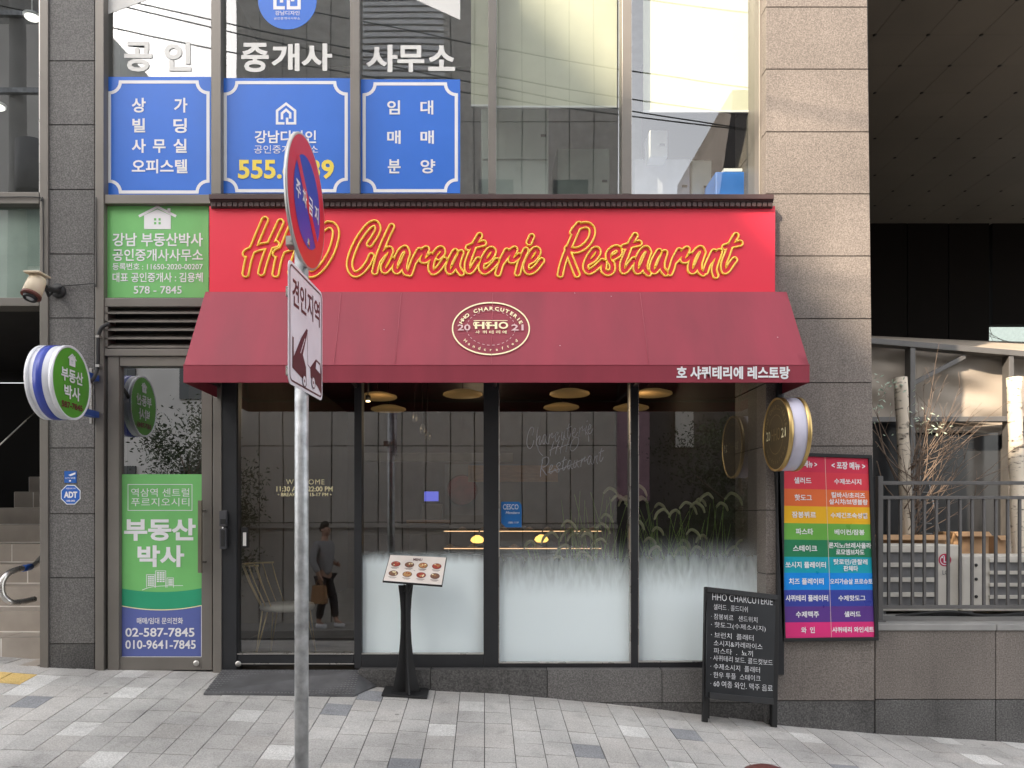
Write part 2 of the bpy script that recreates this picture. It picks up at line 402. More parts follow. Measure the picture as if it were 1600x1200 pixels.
def birch():
    m, t, b = newmat('birch_bark'); tc = t.nodes.new('ShaderNodeTexCoord'); mp = t.nodes.new('ShaderNodeMapping'); mp.inputs['Scale'].default_value = (14, 14, 34)
    t.links.new(tc.outputs['Object'], mp.inputs[0]); n = t.nodes.new('ShaderNodeTexNoise'); n.inputs['Scale'].default_value = 1; n.inputs['Detail'].default_value = 4
    t.links.new(mp.outputs[0], n.inputs['Vector']); r = t.nodes.new('ShaderNodeValToRGB'); e = r.color_ramp.elements
    e[0].position = .3; e[0].color = (.05, .035, .025, 1); e[1].position = .43; e[1].color = (.66, .58, .47, 1)
    t.links.new(n.outputs[0], r.inputs[0]); t.links.new(r.outputs[0], b.inputs['Base Color']); b.inputs['Roughness'].default_value = .7; return m
M_['bark'] = birch()

# ---------------------------------------------------------------- ground
WL = [(-40, 1038), (0, 1041), (75, 1047), (160, 1050), (330, 1054), (590, 1073), (670, 1078), (800, 1085), (960, 1100), (1100, 1117), (1215, 1130), (1365, 1143), (1600, 1158)]
WX = [X(a, -.1) for a, b in WL]; WZ = [Z(b, -.1) for a, b in WL]
WX = [-9]+WX+[4.5, 9]; WZ = [.56]+WZ+[-.02, -.06]
def zw(x): return float(np.interp(x, WX, WZ))
KERB = -3.7
def gz(x, y):
    t = max(0., -y-.1); return zw(x)*max(0, 1-t/4.6)
def ground_hit(px, py):
    y = -.3
    for _ in range(60):
        x = X(px, y); z = gz(x, y); d = (CZ-z)*F/(py-HY); y = .6*y+.4*(d-D)
    return x, y
mb = MB(M_['asphalt']); S = 900
mb.face([(-S, -S, -.42), (S, -S, -.42), (S, S, -.42), (-S, S, -.42)]); struct(mb.build('ground'))
mb = MB(M_['asphalt']); mb.face([(-60, -7.1, -.38), (60, -7.1, -.38), (60, KERB-.15, -.38), (-60, KERB-.15, -.38)]); struct(mb.build('road'))
mb = MB(M_['concrete'])
for i in range(-12, 13):
    mb.box(i+.004, i+.996, KERB-.15, KERB, -.45, max(.0, gz(i+.5, KERB))-.01)
struct(mb.build('kerb', bevel=.01))
mb = MB(M_['concrete']); mb.box(-60, 60, -8.4, -7.1, -.5, -.26); struct(mb.build('far_pavement'))
# the near pavement: a bed sheet and one bevel-free paver per cell, three stone colours
def paver(name, a, b, c): return granite(name, a, b, c, .75, .10, 120., .05, True)
pv = [paver('grey_paver', (.335, .325, .31), (.425, .412, .393), (.51, .495, .475)), paver('grey_paver_darker', (.315, .305, .292), (.405, .393, .376), (.49, .477, .458)),
      paver('buff_paver', (.335, .318, .30), (.428, .41, .388), (.52, .50, .475)), paver('white_paver', (.43, .42, .40), (.56, .55, .53), (.70, .69, .66)),
      paver('slate_paver', (.18, .184, .195), (.255, .26, .272), (.33, .334, .345)), paver('yellow_tactile_paver', (.48, .33, .12), (.60, .42, .15), (.68, .50, .22))]
cw, rl = .166, .2
bed = MB(M_['joint'])
xs = [-9+.5*i for i in range(37)]; ys = [.6, 0]+[-.4*i for i in range(1, 10)]+[KERB]
for i in range(len(xs)-1):
    for j in range(len(ys)-1):
        bed.face([(a, b, gz(a, b)-.006) for a, b in ((xs[i], ys[j]), (xs[i+1], ys[j]), (xs[i+1], ys[j+1]), (xs[i], ys[j+1]))])
special = {}
def cell(px, py):
    x, y = ground_hit(px, py); c = math.floor(x/cw); o = coff(c); r = math.floor((-y+o)/rl); return c, r
def coff(c):
    rr = random.Random(c*7+3)
    return 0 if c*cw < -1.6 else rr.choice((0, .1, .1, .05))
for p in ((95, 1056), (180, 1083), (207, 1056), (35, 1076), (355, 1126), (95, 1142), (150, 1178), (755, 1104), (712, 1140), (980, 1146), (1045, 1190), (1255, 1159), (1465, 1153), (1530, 1183), (1580, 1158), (440, 1170), (440, 1185)): special[cell(*p)] = 3
for p in ((52, 1105), (550, 1102), (585, 1093), (938, 1170), (1085, 1147), (1300, 1195), (655, 1196)): special[cell(*p)] = 4
for px in (2, 8, 14, 20):
    for py in (1059, 1063): special[cell(px, py)] = 5
rg = random.Random(11)
for c in range(int(-9/cw), int(9/cw)):
    o = coff(c)
    for r in range(-1, int(-KERB/rl)+2):
        y1 = -(r*rl-o); y0 = y1-rl; y1 = min(y1, .55); y0 = max(y0, KERB)
        if y1-y0 < .03: continue
        k = special.get((c, r)); q = rg.random()
        if k is None:
            k = 0 if q < .45 else 1 if q < .72 else 2 if q < .98 else (3 if q < .99 else 4)
            if k > 2 and y0 > -2.2 and -3.6 < c*cw < 3.9: k = 0
        bed.mat(pv[k]); g = .0022; x0, x1 = c*cw+g, (c+1)*cw-g; yy0, yy1 = y0+g*.8, y1-g*.8
        dz = rg.uniform(-.0012, .0012); tx = rg.uniform(-.0012, .0012)
        tp = [(a, b, gz(a, b)+dz+(tx if a == x0 else -tx)) for a, b in ((x0, yy0), (x1, yy0), (x1, yy1), (x0, yy1))]
        i = len(bed.v); bed.v += tp+[(a, b, z-.008) for a, b, z in tp]
        for f in ((0, 1, 2, 3), (0, 4, 5, 1), (1, 5, 6, 2), (2, 6, 7, 3), (3, 7, 4, 0)): bed._f([i+n for n in f])
struct(bed.build('pavement'))

# ---------------------------------------------------------------- the building
B = thing('commercial_building', (0, 0, 0), 'grey granite clad building with bronze window frames, housing the red restaurant front', 'building')
YP = -.15
def skew(px, py, top=0, bot=1100): return px
# left pillar of granite slabs
mb = MB(M_['granite']); ed = [-410, -307, -205, -105, -5, 95, 195, 296, 397, 497, 600, 700, 803, 903, 1006]
for a, b in zip(ed[:-1], ed[1:]): mb.pr(76, a+.7, 147.5, b-.7, -.02, .2)
mb.mat(M_['joint']).box(X(76.5), X(147), -.008, .19, 0, 7)
mb.mat(M_['granite_dark']).box(X(76, -.02), X(147.5, -.02), -.02, .2, .3, Z(1006.7, -.02))
mb.build('granite_pillar', B, bevel=.0015)
# right pillar (batter follows the photograph by a hair)
def rx(py): return 1354.5+(py+20)*.0128 if py < 900 else 1366.3
mb = MB(M_['granite2']); ed = [-480, -382, -284, -186, -88, 11, 108, 206, 303, 400, 498, 598, 697, 797, 897, 997, 1095]
for a, b in zip(ed[:-1], ed[1:]):
    mb.pp([(1197, a+.7), (rx(a), a+.7), (rx(b), b-.7), (1197, b-.7)], YP, .5)
mb.mat(M_['joint']).pp([(1197.5, -470), (1352, -470), (1365.5, 1094), (1197.5, 1094)], YP+.012, .49)
mb.mat(M_['granite_dark']).pp([(1197, 1095.7), (1366.3, 1095.7), (1366.3, 1215), (1197, 1215)], YP, .5)
mb.build('granite_pillar', B, bevel=.0015)
# side wall of the passage behind the right pillar
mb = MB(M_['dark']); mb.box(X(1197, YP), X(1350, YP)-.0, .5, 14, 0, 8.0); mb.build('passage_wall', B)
# plinth under the shop glass
mb = MB(M_['granite_dark']); mb.pr(560, 1046.5, 672, 1230, -.1, .3); mb.pr(673.2, 1046.5, 854.5, 1230, -.1, .3)
mb.mat(M_['granite']); mb.pr(855.7, 1046.5, 1034, 1097.5, -.1, .3); mb.pr(1035.2, 1046.5, 1196.5, 1097.5, -.1, .3)
mb.mat(M_['granite_dark']); mb.pr(855.7, 1098.5, 1034, 1230, -.1, .3); mb.pr(1035.2, 1098.5, 1196.5, 1230, -.1, .3)
mb.mat(M_['joint']).box(X(561, -.1), X(1195, -.1), -.09, .29, 0, Z(1048, -.09)); mb.build('plinth', B, bevel=.002)
# bronze framing
def bar(mb, a, b, c, d, y0=-.03, y1=.12): mb.pr(a, b, c, d, y0, y1)
mb = MB(M_['bronze'])
bar(mb, 62, -420, 75, 1052, -.035); bar(mb, 148.5, -420, 162, 1053, -.04)
bar(mb, -600, 300, 61, 318); bar(mb, -600, 465, 61, 478)
bar(mb, 163, 304, 330, 318); bar(mb, 163, 465.5, 335, 479); bar(mb, 163, 545, 345, 556, -.035)
for a, c in ((330, 345), (547, 562), (763, 775), (972, 987)): bar(mb, a, -420, c, 303)
bar(mb, 1186, -420, 1197, 330, -.06, .2)
bar(mb, 346, 304, 1186, 330)
bar(mb, -600, -436, 1197, -421)
mb.build('window_frame', B, bevel=.003)
# thin bright gaskets beside the mullions
for a in (61.5, 774.6, 986.6, 1185):
    mb = MB(M_['steel']); mb.pr(a-.7, -420, a+.7, 303, -.012, .03); mb.build('gasket', B)
# upper windows: each pane a part
for a, c in ((-600, 62), (163, 330), (345, 547), (562, 763), (775, 972), (987, 1186)):
    mb = MB(M_['glass_up']); y = .03; z1 = 303
    mb.face([P(a, -421, y), P(c, -421, y), P(c, z1, y), P(a, z1, y)]); mb.build('window_pane', B)
mb = MB(M_['glass_up']); mb.face([P(-600, 318, .03), P(62, 318, .03), P(62, 465, .03), P(-600, 465, .03)]); mb.build('window_pane', B)
mb = MB(mat('frosted_greenish', (.36, .45, .40), .5)); mb.pr(-600, 316, 64, 467, .06, .08); mb.build('obscured_panel', B)
mb = MB(M_['glass_up']); mb.face([P(161, 318, .02), P(328, 318, .02), P(328, 466, .02), P(161, 466, .02)]); mb.build('window_pane', B)
# louvre grille above the estate-agent door
lv = MB(M_['bronze']); lv.pr(163, 479.5, 168, 545, -.03, .1)
for k in range(5):
    z1 = Z(482+k*13.2); x0, x1 = X(166), X(352)
    lv.hexa([(x0, -.03, z1-.045), (x1, -.03, z1-.045), (x1, .05, z1+.0), (x0, .05, z1+.0), (x0, -.03, z1-.035), (x1, -.03, z1-.035), (x1, .05, z1+.008), (x0, .05, z1+.008)])
lv.build('louvre_grille', B)
mb = MB(M_['dark']); mb.pr(163, 478, 352, 546, .09, .1); mb.build('louvre_backing', B)
# estate agent door
mb = MB(M_['bronze']); mb.pr(168, 556, 186, 1048, -.02, .1); mb.pr(187, 557, 332, 572, -.02, .1); mb.pr(332.5, 556, 346, 1053, -.03, .1)
mb.build('door_frame', B, bevel=.003)
door = MB(M_['bronze']).mat(M_['bronze'])
door.pr(186.3, 572.3, 188, 1027, -.01, .06); door.pr(315, 572.3, 331.3, 1047, -.01, .06); door.pr(186.3, 1027.2, 314.8, 1047, -.01, .06)
door = door.build('door', B, bevel=.002)
mb = MB(M_['glass_mirror']); mb.face([P(187, 572, .02), P(315, 572, .02), P(315, 1027, .02), P(187, 1027, .02)]); mb.build('door_glass', door)
mb = MB(M_['steel']); mb.mat(mat('bronze_pull', (.22, .19, .15), .35, .6)).box(X(309.5, -.08), X(315, -.08), -.085, -.06, Z(895, -.07), Z(782, -.07))
mb.mat(M_['steel'])
for py in (798, 878): mb.tube([P(312, py, -.065), P(312.5, py, -.05), P(322, py, -.012)], .008)
mb.build('handle', door)
mb = MB(M_['steel']); mb.lathe(P(307, 1036, -.012), (0, -1, 0), [(0, .02), (.008, .02), (.012, .012), (.012, 0)]); mb.build('lock', door)
mb = MB(M_['joint']); mb.pr(160, 556, 168.5, 1050, .03, .1); mb.build('shadow_gap', B)
# left stairwell
mb = MB(M_['stairtile']); x0 = -7; x1 = X(62, 0)+.0
for k in range(9):
    z = .53+.16*k; y = .2+.28*k; xa = x0 if k < 7 else (X(22, y) if k == 7 else X(45, y))
    xr = x1+.4
    tw = .6; n0 = math.floor(xa/tw)-1; off = .3*(k % 2)+.12
    mb.mat(M_['grout']).box(xa, xr, y+.001, y+.30, z-.1, z+.155)
    e = xa; 
    for n in range(n0, int(xr/tw)+3):
        a = max(xa, n*tw+off); b = min(xr, (n+1)*tw+off)
        if b-a < .02: continue
        mb.mat(M_['stairtile']).box(a+.005, b-.005, y, y+.3, z+.009, z+.16)
mb.build('staircase', B)
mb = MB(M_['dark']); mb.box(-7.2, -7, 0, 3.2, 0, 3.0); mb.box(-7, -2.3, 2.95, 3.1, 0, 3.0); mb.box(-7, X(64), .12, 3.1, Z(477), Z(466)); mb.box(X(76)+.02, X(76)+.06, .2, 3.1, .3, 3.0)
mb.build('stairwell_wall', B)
mb = MB(M_['stairtile']); mb.box(-7, X(62), -.02, .2, .2, .535); mb.build('threshold', B)
mb = MB(M_['steel']); mb.tube([P(-40, 732, .9), P(62, 637, .9)], .006); mb.build('stair_cable', B)
hr = MB(M_['steel'])
pth = chaikin_cr([P(68, 868, .6), P(52, 884, .35), P(30, 889, .1), P(12, 897, -.02), P(3, 912, -.06), P(5, 930, -.06), P(18, 941, -.03), P(38, 940, .1), P(54, 936, .2)], 8)
hr.tube(pth, .021, 12)
hrt = thing('handrail', P(5, 940, -.06), 'stainless steel handrail with looped end and blue tape beside the tiled stairs', 'handrail')
hr.build('rail', hrt)
mb = MB(mat('blue_tape', (.03, .11, .42), .5)); mb.tube([P(48, 885.5, .295), P(40, 887.5, .2), P(35, 888.5, .145)], .0235, 12); mb.build('tape', hrt)
# ---- restaurant front framing
mb = MB(M_['charcoal']); Y0, Y1 = -.02, .1
for a, b, c, d in ((346.5, 560, 369.8, 1050), (553.4, 560, 565, 1045), (755.5, 560, 779.6, 1046), (985.3, 560, 997.7, 1047), (1197.3, 560, 1207, 1046), (565.2, 1021.3, 755.3, 1045), (779.8, 1035.2, 985.1, 1046.3), (997.9, 1034, 1197.1, 1046.3)):
    mb.pr(a, b, c, d, Y0, Y1)
mb.pr(346.5, 540, 1200, 559.6, Y0, Y1); mb.box(X(1199), X(1222, -.15), -.19, -.152, Z(1046), Z(560))
mb.build('shopfront_frame', B, bevel=.003)
sd = MB(M_['charcoal']); sd.pr(370, 1022.3, 553, 1040, -.005, .05); sd.pr(370, 560, 372, 1022, -.005, .05)
sd = sd.build('shop_door', B, bevel=.002)
mb = MB(M_['steel']); mb.pr(370, 1021, 553, 1022.6, -.012, .04); mb.pr(370, 1036.5, 553, 1038, -.012, .0); mb.build('trim', sd)
mb = MB(M_['glass_shop']); mb.face([P(371, 555, .03), P(553.5, 555, .03), P(553.5, 1022, .03), P(371, 1022, .03)]); mb.build('door_glass', sd)
mb = MB(M_['steel']); mb.lathe(P(372.5, 1037, -.012), (0, -1, 0), [(0, .02), (.008, .02), (.012, .012), (.012, 0)]); mb.build('lock', sd)
mb = MB(M_['black']); mb.pr(377, 824, 387, 856, .01, .028); mb.mat(M_['offwhite']).pr(379.5, 832, 384.5, 853, .006, .012); mb.build('door_plate', sd)
g = MB(M_['cream']); 
PD = plane(.028)
for s, r, b in (('WELCOME', (447, 749, 507, 757), .0), ('11:30 AM - 22:00 PM', (432, 760, 520, 768), .02), ('• BREAK TIME 15-17 PM •', (434, 770, 518, 775.5), .02)):
    mb = MB(M_['cream']); add_text(mb, s, r, PD, bold=b, spacing=1.15 if 'WEL' in s else 1.); mb.nofix = True; mb.build('lettering', sd)
mb = MB(mat('door_lock_grey', (.09, .09, .1), .35, .5)); mb.pr(342.5, 798, 354, 822, -.06, -.03); mb.pr(343, 826, 353.5, 858, -.06, -.03); mb.mat(M_['black']); mb.pr(344, 811, 352.5, 819, -.064, -.059); mb.pr(345, 828, 351, 854, -.064, -.059)
mb.mat(M_['white']).lathe(P(348, 824.5, -.06), (0, -1, 0), [(0, .006), (.004, .006)]); mb.build('digital_lock', sd, bevel=.004)
film = {}
wins = ((565, 755.5, 1021.5, 858, 884), (779.5, 985.5, 1035.5, 838, 940), (997.5, 1197.5, 1034, 834, 940))
for a, c, bt, f1, f0 in wins:
    mb = MB(M_['glass_shop']); mb.face([P(a, 555, .03), P(c, 555, .03), P(c, bt, .03), P(a, bt, .03)]); wn = mb.build('shop_window', B)
    mb = MB(frosted('frosted_film', Z(f0), Z(f1))); mb.face([P(a, f1-22, .024), P(c, f1-22, .024), P(c, bt, .024), P(a, bt, .024)]); mb.build('frosted_film', wn)
    mb = MB(M_['steel']); mb.pr(a, bt-.5, c, bt+1.0, -.022, .03); mb.build('trim', wn)
    if a > 700:
        mb = MB(M_['steel']); mb.pr(a-.3, 600, a+.9, bt, -.022, .03); mb.pr(c-.9, 600, c+.3, bt, -.022, .03); mb.build('trim', wn)
    if a == 779.5:
        MARK = wn
        st = MB(mat('blue_sticker', '1c6cb4', .4)); ps = plane(.027)
        st.flat([(783, 784), (811, 784), (815, 789), (815, 824), (790, 824), (783, 817)], ps)
        st.mat(M_['white']); add_text(st, 'CESCO', (786, 788, 810, 796), ps, bold=.0); add_text(st, 'Members', (790, 799, 812, 803), ps, bold=.0, shear=.3); add_text(st, '1588-1119', (794, 815, 810, 818), ps, bold=.0)
        st.nofix = True
        tag(st.build('window_sticker', None), 'blue pest control sticker with white lettering on the shop window', 'sticker')
# ---- restaurant interior shell
rm = MB(mat('interior_wall', (.13, .112, .098), .8)); xa, xb = -2.0, 2.25
rm.box(xa, xb, 6, 6.1, .4, 3.3); rm.box(xa-.1, xa, .12, 6, .4, 3.3); rm.box(xb, xb+.1, .5, 6, .4, 3.3)
rm.mat(M_['black']).box(xa, xb, .12, 6, 3.1, 3.2)
rm.mat(mat('dark_floor', (.09, .075, .06), .4)).box(xa, xb, .1, 6, .4, .53)
rm.mat(M_['dark']).box(xa, xb, .101, .12, 2.75, 3.15)
rm.mat(mat('interior_brick', (.16, .085, .06), .8, var=.4, scale=20)).box(2.02, 2.2, .5, 5.9, .53, 3.1)
rm.mat(mat('kitchen_lintel', (.26, .24, .22), .7)).box(-1.6, .35, 4.2, 4.3, 2.25, 2.36)
rm.mat(mat('kitchen_back', (.16, .16, .165), .7)).box(-.55, .55, 5.4, 5.5, .6, 2.3)
rm.mat(M_['wood']).box(-.2, .9, 4.15, 4.2, 2.0, 2.2)
rm.build('interior_shell', B)
for lx, ly in ((-1.0, 2.2), (.35, 2.6), (1.5, 2.2), (-.1, 4.7)):
    pl0 = bpy.data.lights.new('lamp_light', 'POINT'); pl0.energy = .9; pl0.color = (1, .74, .48); pl0.shadow_soft_size = .15
    po = bpy.data.objects.new('lamp_light', pl0); po.location = (lx, ly, 2.68); COL.objects.link(po)
# ---- office shell upstairs
of = MB(M_['officewall']); z0 = Z(330)
of.box(-2.6, 2.3, 4, 4.1, z0, 8); of.box(-2.7, -2.6, .15, 4, z0, 8); of.box(2.3, 2.4, .5, 4, z0, 8); of.box(-2.6, 2.3, .15, 4, z0-.05, z0+.02)
of.mat(M_['officewall']).box(-2.6, 2.3, .15, 4, 7.0, 7.1); of.mat(M_['dark']).box(-7, -3.0, 2.5, 2.6, Z(478), 8)
of.build('office_shell', B)
mb = MB(M_['officewall']); mb.box(-7, 2.45, -.02, 5, 7.1, 9.5); mb.build('upper_storey', B)
# ---- passage soffit panels
so = MB(mat('soffit_panel', (.155, .142, .124), .55, var=.1, scale=1)); so2 = M_['black']
xg = [5.0+.6*k for k in range(-4, 20)]; yg = [3.98+.6*k for k in range(-6, 17)]
for a in xg[:-1]:
    for b in yg[:-1]: so.mat(so.ms[0] if so.ms else so.m).box(a+.002, a+.598, b+.001, b+.599, 7.0, 7.02)
for a in xg:
    for b in yg: so.mat(so2).lathe((a, b, 7.0), (0, 0, -1), [(0, .024), (.008, .02), (.008, 0)], 8)
so.mat(so2).box(2.6, 16.5, .3, 14, 7.021, 7.2); so.build('soffit', B)
mb = MB(M_['officewall']); mb.box(2.45, 18, .2, 14, 7.25, 9.5); mb.build('overhang', B)
# passage back wall
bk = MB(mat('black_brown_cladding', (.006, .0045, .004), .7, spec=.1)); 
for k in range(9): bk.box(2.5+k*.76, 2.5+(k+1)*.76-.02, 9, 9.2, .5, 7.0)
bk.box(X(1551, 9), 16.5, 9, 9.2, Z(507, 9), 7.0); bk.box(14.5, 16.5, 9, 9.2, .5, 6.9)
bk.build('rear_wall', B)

# ---- posters and films behind the upper glass
def notched(mb, x0, y0, x1, y1, r, wd, M):
    p = []
    for cx, cy, a0, a1 in ((x0, y0, 90, 0), (x1, y0, 180, 90), (x1, y1, 270, 180), (x0, y1, 360, 270)):
        arc = [(cx+r*math.cos(math.radians(a0+(a1-a0)*k/6)), cy+r*math.sin(math.radians(a0+(a1-a0)*k/6))) for k in range(7)]
        p += arc
    mb.stroke(p, wd, M, closed=True)
def film_thing(name, rect, y, m, label, cat, group=None):
    a, b, c, d = rect; t = thing(name, P((a+c)/2, d, y), label, cat, group)
    mb = MB(m); mb.pr(a, b, c, d, y, y+.002); mb.build('panel', t); return t
yf = .0275; PF = plane(yf-.0015)
def icon_house(mb, x0, y0, x1, y1, M):  # angular house outline with a spiral inside
    w_ = x1-x0; h_ = y1-y0; q = lambda u, v: (x0+u*w_, y0+v*h_)
    mb.stroke([q(.42, .96), q(.06, .96), q(.06, .38), q(.5, .06), q(.94, .38), q(.94, .96), q(.55, .96), q(.55, .70)], w_*.12, M)
    mb.stroke([q(.3, .78), q(.3, .50), q(.5, .34), q(.70, .50), q(.70, .74)], w_*.12, M)
g = 'blue office films in the upper windows'
t = film_thing('window_film', (163.5, 120, 329.8, 304, ), yf, M_['blue'], 'blue window film listing 상가 빌딩 사무실 오피스텔 in white, left bay', 'window film', g)
mb = MB(M_['white']); notched(mb, 171, 128, 325, 300, 17, 5, PF); mb.nofix = True; mb.build('border', t)
mb = MB(M_['white'])
for s, r in (('상', (206, 153, 228, 176)), ('가', (272, 153, 293, 176)), ('빌', (207, 185, 227, 207)), ('딩', (271, 185, 292, 208)), ('사', (206, 217, 228, 239)), ('무', (239, 218, 259, 239)), ('실', (271, 217, 292, 239)), ('오피스텔', (206, 249, 293, 271))):
    add_text(mb, s, r, PF, bold=.024)
mb.nofix = True; mb.build('lettering', t)
t = film_thing('window_film', (345, 122, 547, 302), yf, M_['blue'], 'blue window film with house emblem and yellow 555 phone number', 'window film', g)
mb = MB(M_['white']); notched(mb, 352, 129, 541, 298, 18, 5, PF); mb.nofix = True; mb.build('border', t)
mb = MB(M_['white']); icon_house(mb, 431, 160, 463, 194, PF); mb.nofix = True; mb.build('emblem', t)
mb = MB(M_['white']); add_text(mb, '강남디자인', (398, 204, 494, 224), PF, bold=.022); add_text(mb, '공인중개사무소', (397, 227, 497, 240), PF, bold=.0); mb.nofix = True; mb.build('lettering', t)
T('555.6339', (372, 249, 522, 280), PF, M_['yellow'], t, bold=.03)
t = film_thing('window_film', (562, 124, 719, 302), yf, M_['blue'], 'blue window film listing 임대 매매 분양, right of the other two', 'window film', g)
mb = MB(M_['white']); notched(mb, 569, 131, 713, 298, 17, 5, PF); mb.nofix = True; mb.build('border', t)
mb = MB(M_['white'])
for s, r in (('임', (605, 157, 625, 179)), ('대', (657, 157, 677, 179)), ('매', (605, 204, 626, 225)), ('매', (657, 204, 678, 225)), ('분', (606, 249, 626, 271)), ('양', (657, 249, 680, 271))): add_text(mb, s, r, PF, bold=.022)
mb.nofix = True; mb.build('lettering', t)
for s, rs, lb in (('공인', ((194, 65, 238, 112), (257, 66, 299, 111)), 'white vinyl letters 공인 on the left upper window'), ('중개사', ((377, 67, 420, 113), (424, 68, 468, 111), (471, 68, 519, 111)), 'white vinyl letters 중개사 on the middle upper window'), ('사무소', ((572, 70, 621, 113), (621, 71, 663, 113), (669, 71, 711, 111)), 'white vinyl letters 사무소 on the third upper window')):
    mb = MB(M_['offwhite'])
    for ch, r in zip(s, rs): add_text(mb, ch, r, PF, bold=.03)
    mb.nofix = True; tag(mb.build('window_lettering'), lb, 'lettering', 'big white letters across the upper windows')
mb = MB(M_['blue']); c = [(449+46*math.cos(2*math.pi*k/48), 46*math.sin(2*math.pi*k/48)) for k in range(48)]; mb.prism([P(a, b, yf) for a, b in c], (0, .002, 0))
t = thing('round_window_logo', P(449, 46, yf), 'round blue window sticker with white house emblem, cut by the picture top', 'sticker'); mb.build('disc', t)
mb = MB(M_['white']); icon_house(mb, 427, -32, 470, 14, PF); add_text(mb, '강남디자인', (430, 17, 468, 24), PF, bold=.01); add_text(mb, '공인중개사사무소', (428, 27, 469, 31), PF, bold=0.); mb.nofix = True; mb.build('lettering', t)
mb = MB(M_['offwhite']); mb.prism([P(a, b, yf) for a, b in ((163, 24), (163, -200), (700, -200), (330, -38))][:4], (0, .002, 0)) if 0 else None
mb = MB(M_['offwhite']); mb.prism([P(a, b, yf) for a, b in ((163, 24), (330, -38), (330, -120), (163, -58))], (0, .002, 0)); tag(mb.build('slanted_film'), 'white slanted film strip at the top of the left upper window', 'window film', 'white roof shaped films')
mb = MB(M_['offwhite']); mb.prism([P(a, b, yf) for a, b in ((562, -40), (719, 31), (719, -51), (562, -122))], (0, .002, 0)); tag(mb.build('slanted_film'), 'white slanted film strip at the top of the third upper window', 'window film', 'white roof shaped films')
# green panel above the louvre
t = film_thing('estate_agent_sign', (162.5, 319, 326, 465), .014, M_['green'], 'green panel with white house emblem and 강남 부동산박사, left of the red sign', 'sign')
PG = plane(.012)
mb = MB(M_['white'])
def house2(mb, x0, y0, x1, y1, M, hole):
    w_ = x1-x0; h_ = y1-y0; q = lambda u, v: (x0+u*w_, y0+v*h_)
    mb.flat([q(.14, .42), q(.5, .16), q(.86, .42), q(.86, 1), q(.14, 1)], M)
    mb.stroke([q(.0, .46), q(.5, .06), q(1., .46)], h_*.11, M); mb.flat([q(.77, .12), q(.85, .12), q(.85, .34), q(.77, .27)], M)
    m0 = mb.m; mb.mat(hole)
    for a in (.41, .53):
        for b in (.54, .70): mb.flat([q(a, b), q(a+.06, b), q(a+.06, b+.1), q(a, b+.1)], M, (0, -.001, 0))
    mb.mat(m0)
house2(mb, 217, 321, 275, 358, PG, M_['green']); mb.nofix = True; mb.build('emblem', t)
mb = MB(M_['white'])
for s, r, b in (('강남 부동산박사', (176, 364, 317, 385), .02), ('공인중개사사무소', (176, 389, 317, 408), .015), ('등록번호 : 11650-2020-00207', (176, 411, 317, 422), .012), ('대표 공인중개사 : 김용혜', (176, 426, 317, 441), .015), ('578 - 7845', (209, 447, 284, 459), .012)): add_text(mb, s, r, PG, bold=b)
mb.nofix = True; mb.build('lettering', t)
# poster on the estate agent door
yd = .015; t = thing('door_poster', P(251, 1027, yd), 'green and lilac estate agent poster filling the lower glass door', 'poster'); PDp = plane(yd-.002)
def curve_y(x, e, c): return c+(e-c)*((x-251)/64)**2
xsq = [187+128*k/16 for k in range(17)]
mb = MB(M_['green']); mb.flat([(187, 741), (315, 741)]+[(x, curve_y(x, 919, 925)) for x in reversed(xsq)], plane(yd)); mb.build('panel', t)
mb = MB(M_['dgreen']); mb.flat([(x, curve_y(x, 919, 925)) for x in xsq]+[(x, curve_y(x, 946, 953)) for x in reversed(xsq)], plane(yd)); mb.build('green_band', t)
mb = MB(M_['lilac']); mb.flat([(x, curve_y(x, 946, 953)) for x in xsq]+[(315, 1027), (187, 1027)], plane(yd)); mb.build('lower_panel', t)
mb = MB(M_['cream']); mb.stroke([(x, curve_y(x, 946, 953)) for x in xsq], 1.5, PDp); mb.mat(M_['white']).stroke([(187, 946), (187, 1026.3), (315, 1026.3), (315, 946)], 1.4, PDp); mb.stroke([(200, 757), (300, 757), (300, 797.5), (200, 797.5)], 1, PDp, closed=True); mb.build('border', t)
mb = MB(M_['white'])
for s, r, b in (('역삼역 센트럴', (205, 763, 296, 776), .0), ('푸르지오시티', (205, 778, 296, 791), .0), ('부동산', (194, 810, 306, 845), .035), ('박사', (215, 852, 288, 886), .035), ('매매/임대 문의전화', (214, 965, 286, 975), .012), ('02-587-7845', (196, 981, 304, 995), .018), ('010-9641-7845', (196, 1000, 306, 1014), .018)): add_text(mb, s, r, PDp, bold=b)
mb.nofix = True; mb.build('lettering', t)
mb = MB(M_['white'])
for a, b, c in ((229, 898, 242), (243, 892, 259), (261, 903, 271)):
    mb.stroke([(a, 918), (a, b), (c, b), (c, 918)], .9, PDp)
    for i in range(3):
        for j in range(3 if b > 900 else 5):
            u = a+2+i*(c-a-3)/3; v = b+2+j*3.3; mb.flat([(u, v), (u+(c-a)/4.6, v), (u+(c-a)/4.6, v+2.2), (u, v+2.2)], PDp)
mb.stroke(chaikin_cr([(222, 922, 0), (235, 917.5, 0), (255, 915.5, 0), (286, 915, 0)]), .9, PDp); mb.build('skyline_emblem', t)

